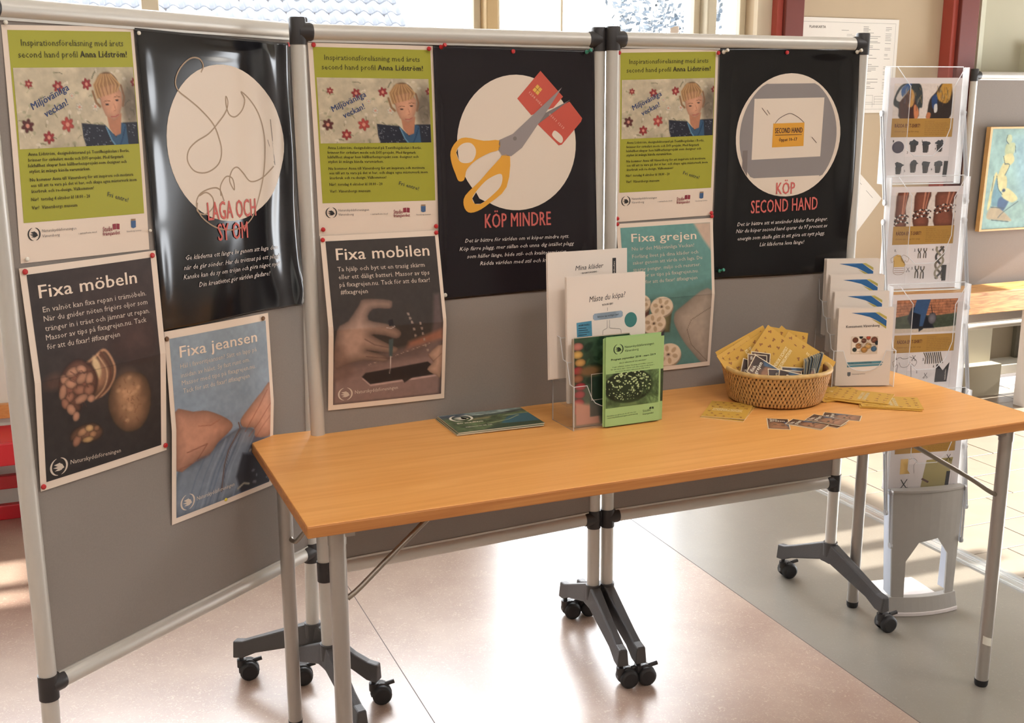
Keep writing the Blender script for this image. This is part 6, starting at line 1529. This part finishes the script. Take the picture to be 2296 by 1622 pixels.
# ---- landscape brochures on the left of the table
def land(M, i, lab):
    t = thing('brochure', lab, 'brochure', M, 'landscape brochures on the table'); w_, h_ = .216, .150
    mb = MB(M); mb.box(0, w_, 0, h_, 0, .0022); mb.build('pages', mat('brochure_pages', rgb(206, 196, 170), .6), t)
    if i == 0:
        A_ = Art(216, 150, 130, 90, (96, 106, 84)); A_.poly([(0, 0), (216, 0), (216, 14), (120, 30), (0, 22)], (150, 166, 160), 8); A_.poly([(0, 4), (70, 4), (60, 20), (0, 30)], (70, 84, 100), 8)
        A_.poly([(0, 24), (110, 30), (216, 16), (216, 34), (100, 46), (0, 44)], (72, 84, 76), 5); A_.poly([(0, 40), (100, 44), (216, 30), (216, 150), (0, 150)], (88, 104, 70), 8); A_.tex(.4, 9, 5)
        A_.poly([(158, 62), (180, 50), (216, 52), (216, 128), (150, 120), (120, 112)], (56, 104, 118), 5); A_.line([(216, 48), (150, 52), (186, 62), (150, 88), (90, 104)], 3.5, (170, 176, 134), 2); A_.poly([(60, 150), (110, 116), (216, 124), (216, 150)], (54, 74, 54), 6)
        A_.poly([(70, 52), (120, 46), (110, 62), (60, 66)], (164, 146, 108), 6, a=.7)
    else:
        A_ = Art(216, 150, 16, 12, (90, 104, 80)); A_.tex(.3, 4, i)
    A_.mesh('cover_photo', PRINTG, lambda x, y: M @ Vector((x / 1000., h_ - y / 1000., .0024)), t)
    if i == 0:
        fb = lambda x, y, l=0: M @ Vector((x / 1000., h_ - y / 1000., .0026 + .0002 * l))
        logo('bird_logo', MATS['ink_white'], 46, 40, 26, fb, t, 0)
        mb = MB(); add_text(mb, 'Bli medlem', 22, 84, 86, 84, 8, bold=True, fn=lambda a, b: fb(a, b)); add_text(mb, 'Välkommen till oss', 30, 118, 96, 118, 7, fn=lambda a, b: fb(a, b)); mb.build('title', MATS['ink_white'], t)
    return t
pL = tp(.4455, .181); mid = .0
for i, (da, db, an, lab) in enumerate(((0, 0, -.01, 'top landscape brochure with a lake photo, on the left of the table'), (-.004, .001, -.03, 'second landscape brochure in the stack on the left of the table'), (-.003, -.002, .0, 'bottom landscape brochure in the stack on the left of the table'))):
    land(TR(tp(.4455 + da, .182 + db, (2 - i) * .0030), TT_ + an), i, lab)
# ================================================================== LEAFLET RACK
RY = .20
fr = Vector((1.211, 3.004, 0)); rd = Vector((math.cos(RY), math.sin(RY), 0)); nd_ = Vector((math.sin(RY), -math.cos(RY), 0))
MR = TR(fr - nd_ * .0, RY)      # local x right, +y away from the visitor, origin at the front foot of the base
rack = thing('leaflet_rack', 'floor standing grey and clear acrylic leaflet rack beside the table', 'rack', MR)
RG = mat('rack_grey', rgb(160, 156, 150), .38, noise=.03, nscale=60); RGD = mat('arm_silver', rgb(190, 192, 196), .35, .3)
def arc(x): return .018 * (x / .11) ** 2      # the front bows towards the visitor
def front_pts(x0, x1, n): return [(x0 + (x1 - x0) * k / n) for k in range(n + 1)]
# base plate and its curved plinth
mb = MB(MR); xs = front_pts(-.112, .112, 10)
mb.prism([(x, arc(x)) for x in xs] + [(.090, .235), (-.090, .235)], 0, .012)
mb.build('base_plate', mat('rack_plate', rgb(214, 206, 204), .35), rack, bevel=.002)
mb = MB(MR); bot = [(x * 1.0, arc(x)) for x in xs]; top = [(x * .965, arc(x) + .012) for x in xs]
vs = [(x, y, 0) for x, y in bot] + [(x, y, .055) for x, y in top] + [(x, y + .022, .055) for x, y in top] + [(x, y + .034, 0) for x, y in bot]; n = len(xs)
fs = [(r * n + k, r * n + k + 1, ((r + 1) % 4) * n + k + 1, ((r + 1) % 4) * n + k) for r in range(4) for k in range(n - 1)] + [(0, n, 2 * n, 3 * n), (n - 1, 4 * n - 1, 3 * n - 1, 2 * n - 1)]
mb._add(vs, fs); mb.build('plinth', RG, rack, bevel=.0015)
# front body with the arched cut out, curved, and its sides
def body_y(x, z): return arc(x) + .014 + .010 * (z / .38)
Wb = lambda z: .099 + .015 * max(0, (z - .05) / .33)
cut = [(-.066, .05), (-.063, .165), (-.028, .222), (.028, .232), (.064, .180), (.068, .05)]
mb = MB(MR); poly = [(-1, .05), (-.62, .05)] ; N = 12
cols = []
def cutz(x):
    if x <= -.0661 or x >= .0681: return .05
    for (a, b), (c, d) in zip(cut[:-1], cut[1:]):
        if a <= x <= c: return b + (d - b) * (x - a) / (c - a + 1e-9)
    return .05
xcols = sorted(set([-1.0, -.85, -.662, -.658, -.63, -.45, -.28, 0, .28, .46, .64, .678, .682, .85, 1.0]))
vs = []; 
for u in xcols:
    x = u * .10; zc = max(.05, cutz(x)); ztop = .372
    for k in range(6):
        z = zc + (ztop - zc) * k / 5; xx = u * Wb(z); vs.append((xx, body_y(xx, z), z))
    for k in range(6):
        z = zc + (ztop - zc) * k / 5; xx = u * Wb(z); vs.append((xx, body_y(xx, z) + .006, z))
fs = []
for i in range(len(xcols) - 1):
    a = i * 12; b = a + 12
    for k in range(5):
        fs.append((a + k, b + k, b + k + 1, a + k + 1)); fs.append((a + 6 + k, a + 7 + k, b + 7 + k, b + 6 + k))
    fs.append((a, a + 6, b + 6, b)); fs.append((a + 5, b + 5, b + 11, a + 11))
for a in (0, (len(xcols) - 1) * 12):
    for k in range(5): fs.append((a + k, a + k + 1, a + 7 + k, a + 6 + k))
mb._add(vs, fs); o = mb.build('front_shell', RG, rack)
for s in (-1, 1):
    mb = MB(MR); v = []
    for z in (.05, .372):
        x = s * Wb(z); y = body_y(x, z); v += [(x, y, z), (x - s * .004, y, z), (x - s * .012, y + .062, z), (x - s * .008, y + .062, z)]
    mb.hexa(v[:4] + v[4:]); mb.build('side_shell', mat('rack_side_lit', rgb(186, 192, 204), .4), rack, bevel=.002)  # lighter and bluer than the front: side light put into the colour
mb = MB(MR); xs2 = front_pts(-.113, .113, 10)
mb.prism([(x, body_y(x, .38) - .003) for x in xs2] + [(x, body_y(x, .38) + .03 - .5 * arc(x)) for x in xs2[::-1]], .372, .380); mb.build('collar', RG, rack, bevel=.0015)
mb = MB(MR); mb.prism([(x, body_y(x, .38) + .03 - .5 * arc(x)) for x in xs2] + [(.105, .12), (-.105, .12)], .36, .366); mb.build('collar_back', RG, rack)
# four pockets, their acrylic and linkage arms
PH = .300; LEAF = []
for k in range(4):
    z0 = .334 + k * PH + (.034 if k == 0 else 0); y0 = .060 + k * .050; x = .121
    Mk = MR @ Matrix.Translation((-.004 * 0, y0, z0)) 
    mb = MB(Mk); mb.box(-x, x, .026, .0285, .004, PH + .026 - (.034 if k == 0 else 0)); mb.box(-x, x, 0, .0285, .002, .0045); mb.build('pocket_back', ACR, rack)
    hp = PH + .026 - (.034 if k == 0 else 0)
    P = [(-x, .004), (-x, hp), (-x + .022, hp), (-.055, hp - .052), (-.055, .105), (-.030, .082), (.030, .082), (.060, .110), (.078, .16), (.078, hp - .058), (x - .012, hp), (x, hp), (x, .004)]
    Pc = P[:]
    mb = MB(Mk); mb.box(-x, -.058, 0, .0022, .004, hp - .05); mb.box(.080, x, 0, .0022, .004, hp - .05); mb.box(-.058, .080, 0, .0022, .004, .080); mb.build('pocket_front', ACR, rack)
    mb = MB(Mk); mb.tube([(a, .001, b) for a, b in P[2:11]], .0013, 6); mb.build('edge_glint', EDG, rack)
    mb = MB(Mk); mb.tube([(-x, .0285, hp + .002), (x, .0285, hp + .002)], .0012, 6); mb.tube([(-x, .001, .004), (x, .001, .004)], .0016, 6); mb.tube([(-x, .001, .004), (-x, .001, hp)], .0018, 6); mb.tube([(x, .001, .004), (x, .001, hp)], .0018, 6); mb.build('edge_glint', EDG, rack)
    for s in (-1, 1):
        mb = MB(Mk); mb.box(s * x - .0011, s * x + .0011, 0, .0285, .004, hp); mb.build('pocket_side', ACS, rack)
        # slotted arm from this pocket down to the one below
        xa = s * (x + .007)
        a = Vector((xa, .018, .20 if k else .12)); b = Vector((xa, .018 - (.05 if k else .03), -.045 if k else -.055))
        d = (a - b).normalized(); q = Vector((0, -d.z, d.y))
        for e in (-1, 1):
            mb = MB(Mk); c = q * (.0052 * e); wv = Vector((.0022, 0, 0))
            mb.hexa([b + c - q * .0018 - wv, b + c + q * .0018 - wv, b + c + q * .0018 + wv, b + c - q * .0018 + wv, a + c - q * .0018 - wv, a + c + q * .0018 - wv, a + c + q * .0018 + wv, a + c - q * .0018 + wv]); mb.build('arm_bar', RGD, rack)
        for c in (a, b):
            mb = MB(Mk); mb.cyl(c - Vector((.003, 0, 0)), c + Vector((.003, 0, 0)), .0085, 14); mb.build('pivot', RGD, rack)
    LEAF.append(Mk @ Matrix.Translation((.004, .0245, .006 - (.028 if k == 0 else 0))))
for s in (-1, 1):
    a = Vector((s * .117, .045, .372)); b = Vector((s * .113, .035, .215))
    for e in (-1, 1):
        mb = MB(MR); c = Vector((0, .0055 * e, 0)); wv = Vector((.0022, 0, 0)); qv = Vector((0, .0018, 0))
        mb.hexa([b + c - qv - wv, b + c + qv - wv, b + c + qv + wv, b + c - qv + wv, a + c - qv - wv, a + c + qv - wv, a + c + qv + wv, a + c - qv + wv]); mb.build('arm_bar', RGD, rack)
    for c in (a, b): mb = MB(MR); mb.cyl(c - Vector((.003, 0, 0)), c + Vector((.003, 0, 0)), .009, 14); mb.build('pivot', RGD, rack)
# the leaflets in it: photo, ochre band, drawings
OCH = mat('ink_ochre', rgb(176, 132, 60), .55); INKB = mat('ink_brown_text', rgb(90, 40, 36), .55); INKO = mat('ink_ochre_dark', rgb(128, 92, 44), .55); WOOL = mat('ink_wool', rgb(112, 100, 84), .6); SHY = mat('ink_shirt_yellow', rgb(206, 164, 84), .6)
def photo(kind):
    A_ = Art(176, 96, 132, 74, (222, 208, 198), 17, 16); r = random.Random(kind)
    if kind in (2, 3): _p = A_.poly; A_.poly = lambda pts, *a, **k: _p(sm(pts, 3), *a, **k)
    if kind == 3:   # scarves over two backs
        A_.poly([(18, 60), (30, 28), (50, 15), (86, 15), (98, 40), (100, 80), (92, 84), (88, 112), (38, 112), (34, 86), (20, 76)], (62, 66, 66), 3); A_.poly([(36, 50), (56, 34), (76, 50), (80, 112), (40, 112)], (74, 44, 38), 5)
        A_.poly([(24, 56), (40, 26), (62, 15), (58, 34), (40, 60), (34, 66)], (206, 196, 188), 3); A_.poly([(38, 30), (56, 15), (66, 15), (60, 30), (42, 52)], (62, 92, 140), 3); A_.poly([(64, 30), (76, 44), (74, 76), (60, 80), (66, 52)], (196, 150, 90), 4); A_.poly([(76, 78), (84, 76), (92, 96), (88, 112), (80, 112)], (206, 130, 88), 3)
        A_.poly([(118, 112), (116, 96), (120, 60), (136, 40), (152, 15), (176, 15), (186, 60), (180, 112)], (54, 44, 40), 3); A_.poly([(138, 50), (150, 24), (156, 15), (180, 15), (178, 60), (160, 70)], (190, 142, 62), 4); A_.poly([(126, 55), (140, 46), (142, 84), (130, 84)], (48, 72, 116), 2); A_.poly([(116, 96), (126, 98), (124, 112), (114, 112)], (190, 118, 78), 2); A_.poly([(134, 76), (142, 72), (144, 92), (136, 96)], (214, 210, 206), 2)
        for i in range(60):
            x, y = r.choice(((r.uniform(36, 96), r.uniform(20, 84)), (r.uniform(138, 176), r.uniform(20, 64)))); A_.line([(x, y), (x + r.uniform(-4, 4), y + r.uniform(6, 16))], 1.8, r.choice(((40, 44, 46), (196, 180, 150), (130, 84, 60), (90, 104, 120), (216, 170, 90))), 1.5, .45)
    elif kind == 2:  # three arms with braids
        for x0, w_, ya in ((24, 30, 88), (76, 42, 74), (136, 56, 60)):
            A_.poly([(x0, 16), (x0 + w_, 16), (x0 + w_ * .8, 60), (x0 + w_ * .95, 112), (x0 - 2, 112), (x0 - 4, 60)], (134, 80, 62), 3, shade=(16, .62)); A_.line([(x0 + w_ * .62, 16), (x0 + w_ * .5, ya)], 4, (206, 140, 112), 3); A_.line([(x0 + w_ * .86, 16), (x0 + w_ * .62, ya)], 3, (200, 130, 104), 3)
            for j in range(3):
                for i in range(9): A_.ell(x0 - 4 + (w_ + 6) * i / 8., ya + j * 9 - 6 * math.sin(PI * i / 8.) - 4 * i / 8., 3.6, 2.2, ((226, 220, 212), (40, 38, 40), (92, 60, 50))[(i + j) % 3], soft=.4, ang=(.7, -.7)[i % 2])
    elif kind == 1:  # jeans and bag by a brick wall
        A_.poly([(17, 16), (193, 16), (193, 70), (17, 70)], (176, 116, 84), 1)
        for j in range(7):
            A_.line([(17, 18 + j * 8), (193, 16 + j * 8)], 1.0, (104, 68, 54), .8)
            for i in range(9): x = 17 + i * 22 + (11 if j % 2 else 0); A_.line([(x, 18 + j * 8), (x, 25 + j * 8)], 1.0, (104, 68, 54), .8)
        A_.poly([(17, 66), (60, 58), (130, 64), (193, 58), (193, 100), (17, 100)], (70, 78, 62), 3); A_.tex(.25, 6, 4)
        A_.poly([(17, 98), (100, 102), (193, 96), (193, 112), (17, 112)], (206, 190, 172), 2); A_.poly([(60, 40), (76, 34), (120, 80), (130, 100), (64, 100), (50, 70)], (30, 32, 42), 4)
        A_.poly([(74, 15), (114, 15), (106, 50), (96, 96), (86, 96), (88, 60), (66, 52), (70, 30)], (56, 84, 122), 2.5); A_.poly([(84, 94), (98, 94), (98, 102), (86, 110)], (40, 40, 44), 2); A_.ell(122, 72, 12, 17, (120, 116, 124), soft=.2, shade=.4); A_.line([(116, 34), (122, 58)], 2, (40, 36, 40))
    else:
        A_.poly([(30, 16), (180, 16), (180, 112), (30, 112)], (150, 140, 120), 5); A_.tex(.3, 14, 6)
    A_.tex(.05, 4, 1); return A_
def shirt(x, y, s): return [(x - .5 * s, y - .32 * s), (x - .22 * s, y - .5 * s), (x - .1 * s, y - .44 * s), (x + .1 * s, y - .44 * s), (x + .22 * s, y - .5 * s), (x + .5 * s, y - .32 * s), (x + .42 * s, y - .1 * s), (x + .28 * s, y - .18 * s), (x + .28 * s, y + .5 * s), (x - .28 * s, y + .5 * s), (x - .28 * s, y - .18 * s), (x - .42 * s, y - .1 * s), (x - .5 * s, y - .32 * s)]
def scis(x, y, s, fn, t, m):
    for e in (-1, 1):
        ribbon('printed_scissors', [(x - e * .35 * s, y - s * .6), (x, y), (x + e * .3 * s, y + s * .4)], s * .10, m, fn, t, 2)
        p = circle_pts(x + e * .38 * s, y + s * .56, s * .19, s * .16, 14); ribbon('printed_scissors', p + [p[0], p[1]], s * .07, m, fn, t, 2)
ALLT = ('grey and ochre leaflet with scissors drawing, lowest in the rack', 'leaflet with a jeans and brick wall photo, second pocket from below', 'leaflet with three braided bracelets, second pocket from the top', 'leaflet with two scarf wearers, in the top pocket of the rack')
for k, Mk in enumerate(LEAF):
    t = thing('leaflet', ALLT[k], 'leaflet', Mk, 'leaflets shown in the floor rack'); W, H = 210, 292; fn0 = framefn(Mk, .21, .292); fn = lambda x, y, l=0.0: fn0(105 + (x - 105) * 1.09, y, l)
    slab(fn, W, H, 4).build('paper', mat('rack_paper', rgb(226, 216, 214), .55), t)
    if k: photo(k).mesh('photo', PRINT, lambda x, y: fn(x, y, 1), t)
    yb = 112 if k != 1 else 118
    flat('ochre_band', [(17, yb), (193, yb), (193, yb + 52), (17, yb + 52)], OCH, fn, t, 1.3)
    mb = MB(); add_text(mb, 'RÄDDA EN T-SHIRT!', 26, yb + 25, 98, yb + 25, 10, bold=True, fn=lambda a, b: fn(a, b, 2)); mb.build('title', INKB, t)
    mb = MB(); add_text(mb, 'Enkelt tips steg för steg', 26, yb + 38, 96, yb + 38, 4.2, shear=.25, fn=lambda a, b: fn(a, b, 2))
    for i in range(8): add_text(mb, ('Du behöver:', 'en tröja du inte använder', 'sax, och kanske lite garn', 'Gör så här: klipp remsor', 'av tyget på tvären och dra', 'ut dem så att de rullar sig', 'fläta ihop tre och tre av', 'dem till ett mjukt band')[i], 112, yb + 9 + i * 5.2, (140, 176, 180, 174, 182, 180, 172, 170)[i], yb + 9 + i * 5.2, 2.3, fn=lambda a, b: fn(a, b, 2))
    mb.build('small_text', INKO, t)
    mb = MB(); D1 = lambda a, b: fn(a, b, 1.6)
    if k == 3:
        for s_, x, y in (('1', 24, 178), ('2', 66, 210), ('3', 106, 178), ('4', 146, 200), ('5', 62, 262), ('6', 140, 258)): add_text(mb, s_, x, y, x + 3, y, 6, bold=True, fn=D1)
        flat('printed_drawing', circle_pts(40, 192, 17, 17, 24), mat('ink_plum', rgb(72, 62, 78), .6), fn, t, 1.4)
        for j in range(6): ribbon('printed_drawing', [(27 + j * 4, 180 + j), (34 + j * 3, 192), (30 + j * 5, 204)], .8, GINK, fn, t, 2)
        r = random.Random(5)
        for (x, y) in ((84, 186), (120, 188), (160, 186), (46, 248), (88, 244), (124, 246), (160, 246)):
            q_ = [(x + 15 * math.cos(a) * r.uniform(.6, 1.1), y - 6 + 9 * math.sin(a) * r.uniform(.6, 1.2)) for a in [i * 2 * PI / 12 for i in range(12)]]
            flat('printed_drawing', q_, mat('ink_charcoal', rgb(74, 76, 80), .6), fn, t, 1.4)
            flat('printed_drawing', [(x - 10, y), (x + 8, y), (x + 5, y + 20), (x - 7, y + 20)], GINK, fn, t, 1.7)
            for j in range(4): ribbon('printed_drawing', [(x - 8 + j * 5, y - 6), (x - 5 + j * 4, y + 4), (x - 8 + j * 5, y + 18)], 1.1, NAVY, fn, t, 2.2)
    elif k == 2:
        for s_, x, y in (('1.', 26, 184), ('2.', 82, 184), ('3.', 78, 236), ('4.', 134, 184)): add_text(mb, s_, x, y, x + 5, y, 7, bold=True, fn=D1)
        flat('printed_shirt', [(24, 200), (34, 192), (44, 194), (46, 210), (60, 222), (56, 228), (26, 228)], SHY, fn, t, 1.4); ribbon('printed_line', shirt(42, 220, 52), .8, INKO, fn, t, 2)
        for y in (232, 238, 244): ribbon('printed_line', [(28, y), (56, y + .2)], 1, mat('ink_rust', rgb(160, 110, 84), .6), fn, t, 2)
        scis(68, 236, 10, fn, t, INK)
        for (x, y, s) in ((98, 190, .8), (114, 190, .8), (94, 244, 1.0), (110, 246, 1.0)):
            for e in (-1, 1): ribbon('printed_braid', [(x - 5 * e * s, y - 18 * s), (x - 4 * e * s, y - 9 * s), (x + 3 * e * s, y), (x + 4 * e * s, y + 18 * s)], 3.6 * s, (WOOL, GINK)[e > 0], fn, t, 1.6 + .3 * e)
        for e, ph in ((0, 0), (1, 2.1), (2, 4.2)):
            ribbon('printed_braid', [(158 + 11 * math.sin(ph + j * .75), 172 + j * 8.5) for j in range(12)], 6, (WOOL, GINK, mat('ink_stone', rgb(150, 140, 122), .6))[e], fn, t, 1.5 + .35 * e)
        flat('black_tab', [(168, 226), (180, 226), (180, 272), (168, 272)], INK, fn, t, 2.8)
    elif k == 1:
        for s_, x, y in (('1.', 26, 190), ('3.', 104, 196), ('2.', 88, 232), ('4.', 136, 218)): add_text(mb, s_, x, y, x + 5, y, 7, bold=True, fn=D1)
        ribbon('printed_line', shirt(52, 218, 70), .9, INK, fn, t, 2); ribbon('printed_line', [(36, 198), (42, 210), (52, 213), (62, 210), (68, 198)], .8, INK, fn, t, 2); scis(78, 186, 12, fn, t, INK); scis(116, 240, 12, fn, t, INK)
        for j in range(9): ribbon('printed_fringe', [(106 + j * 6, 172), (114 + j * 5.5, 188), (112 + j * 6.5, 206)], 3, GINK if j % 2 else WOOL, fn, t, 1.6)
        flat('printed_top', [(146, 210), (150, 208), (156, 226), (166, 228), (176, 214), (184, 204), (180, 262), (144, 262)], mat('ink_black_top', rgb(58, 54, 56), .6), fn, t, 1.5)
        mb2 = MB(); add_text(mb2, 'klädkollen', 176, 256, 176, 226, 4, fn=D1 if False else (lambda a, b: fn(a, b, 2.4))); mb2.build('tab_text', PW, t)
    else:
        flat('printed_cloth', [(112, 188), (190, 184), (176, 282), (98, 284)], mat('ink_khaki', rgb(166, 150, 96), .6), fn, t, 1.4); flat('printed_shirt', [(36, 180), (58, 180), (58, 214), (66, 226), (36, 226)], SHY, fn, t, 1.4)
        ribbon('printed_line', [(60, 182), (74, 180), (84, 190), (76, 200), (78, 226)], .8, GINK, fn, t, 2); scis(50, 258, 26, fn, t, INK); scis(176, 184, 16, fn, t, INK)
        flat('printed_roll', [(100, 246), (104, 242), (124, 254), (121, 259)], mat('ink_maroon', rgb(92, 60, 54), .6), fn, t, 2)
        flat('black_tab', [(174, 226), (185, 226), (182, 278), (171, 278)], INK, fn, t, 2.2)
    if mb.v: mb.build('step_numbers', INK, t)
    if k == 3: flat('black_tab', [(176, 232), (188, 232), (186, 276), (174, 276)], INK, fn, t, 2.8)
# ================================================================== FRAMED PAINTING on the far screen
PF = .0
def ppf(x, y, l=0.0):   # mm from its top left
    lean = (y / 1000.) * .0
    return RM @ Vector((4.03 + .085 + x / 1000. - .016 * y / 490., 4.118 - .012 - l * .001, 1.352 - y / 1000.))
MP = TR(rp(4.34, 4.10, .86), PSI)
t = thing('painting', 'wood framed blue-green painting of a seated figure, on the far screen', 'painting', MP)
PWD = mat('frame_light_wood', rgb(214, 168, 106), .5, noise=.15, nscale=30)
W, H = 620, 492
for nm, (x0, y0, x1, y1) in (('frame_side', (0, 0, 14, H)), ('frame_side', (W - 14, 0, W, H)), ('frame_rail', (14, 0, W - 14, 9)), ('frame_rail', (14, H - 9, W - 14, H))):
    mb = MB(); mb.hexa([ppf(x0, y0, -4), ppf(x1, y0, -4), ppf(x1, y1, -4), ppf(x0, y1, -4), ppf(x0, y0, 22), ppf(x1, y0, 22), ppf(x1, y1, 22), ppf(x0, y1, 22)]); mb.build(nm, PWD, t, bevel=.001)
A_ = Art(W - 28, H - 18, 170, 140, (136, 166, 158), 14, 9); A_.tex(.14, 30, 2); A_.poly([(150, 60), (420, 20), (600, 200), (500, 420), (240, 330)], (128, 160, 172), 60, a=.6)
SK = (190, 180, 124)
A_.poly(sm([(120, 40), (144, 40), (150, 68), (130, 78), (116, 62)]), (168, 174, 134), 5); A_.poly(sm([(118, 84), (168, 76), (176, 110), (160, 140), (120, 140)]), (164, 170, 128), 6)
A_.poly(sm([(112, 138), (160, 126), (180, 160), (150, 184), (122, 172)]), SK, 5); A_.poly(sm([(114, 170), (152, 178), (132, 226), (90, 232)]), SK, 4); A_.poly(sm([(82, 226), (140, 232), (150, 290), (110, 300)]), SK, 5)
A_.poly(sm([(64, 232), (84, 228), (62, 370), (44, 380)]), SK, 5); A_.poly(sm([(80, 240), (100, 290), (128, 330), (110, 400), (66, 350)]), (92, 130, 140), 8); A_.poly(sm([(110, 340), (180, 332), (150, 400), (118, 430)]), (50, 76, 110), 8)
A_.poly(sm([(140, 290), (180, 300), (230, 340), (200, 360), (130, 330)]), SK, 6); A_.poly(sm([(150, 400), (240, 350), (300, 420), (220, 440)]), (128, 156, 146), 8); A_.poly(sm([(60, 385), (110, 380), (190, 430), (200, 450), (100, 440), (48, 430)]), (160, 142, 110), 8)
for p in ([(120, 40), (116, 64), (132, 80)], [(176, 90), (182, 120)], [(122, 174), (154, 180), (132, 228)], [(64, 232), (60, 300)], [(82, 230), (100, 290), (130, 320)], [(110, 138), (124, 176)], [(66, 378), (150, 386)], [(120, 430), (150, 404), (236, 356)], [(80, 440), (190, 452)]): A_.line(smooth2(p), 4.2, (44, 62, 66), 2, .8)
A_.ell(136, 300, 10, 8, (36, 52, 74), soft=.5); A_.tex(.1, 6, 7)
A_.mesh('canvas', PRINT, lambda x, y: ppf(x, y, 12), t)
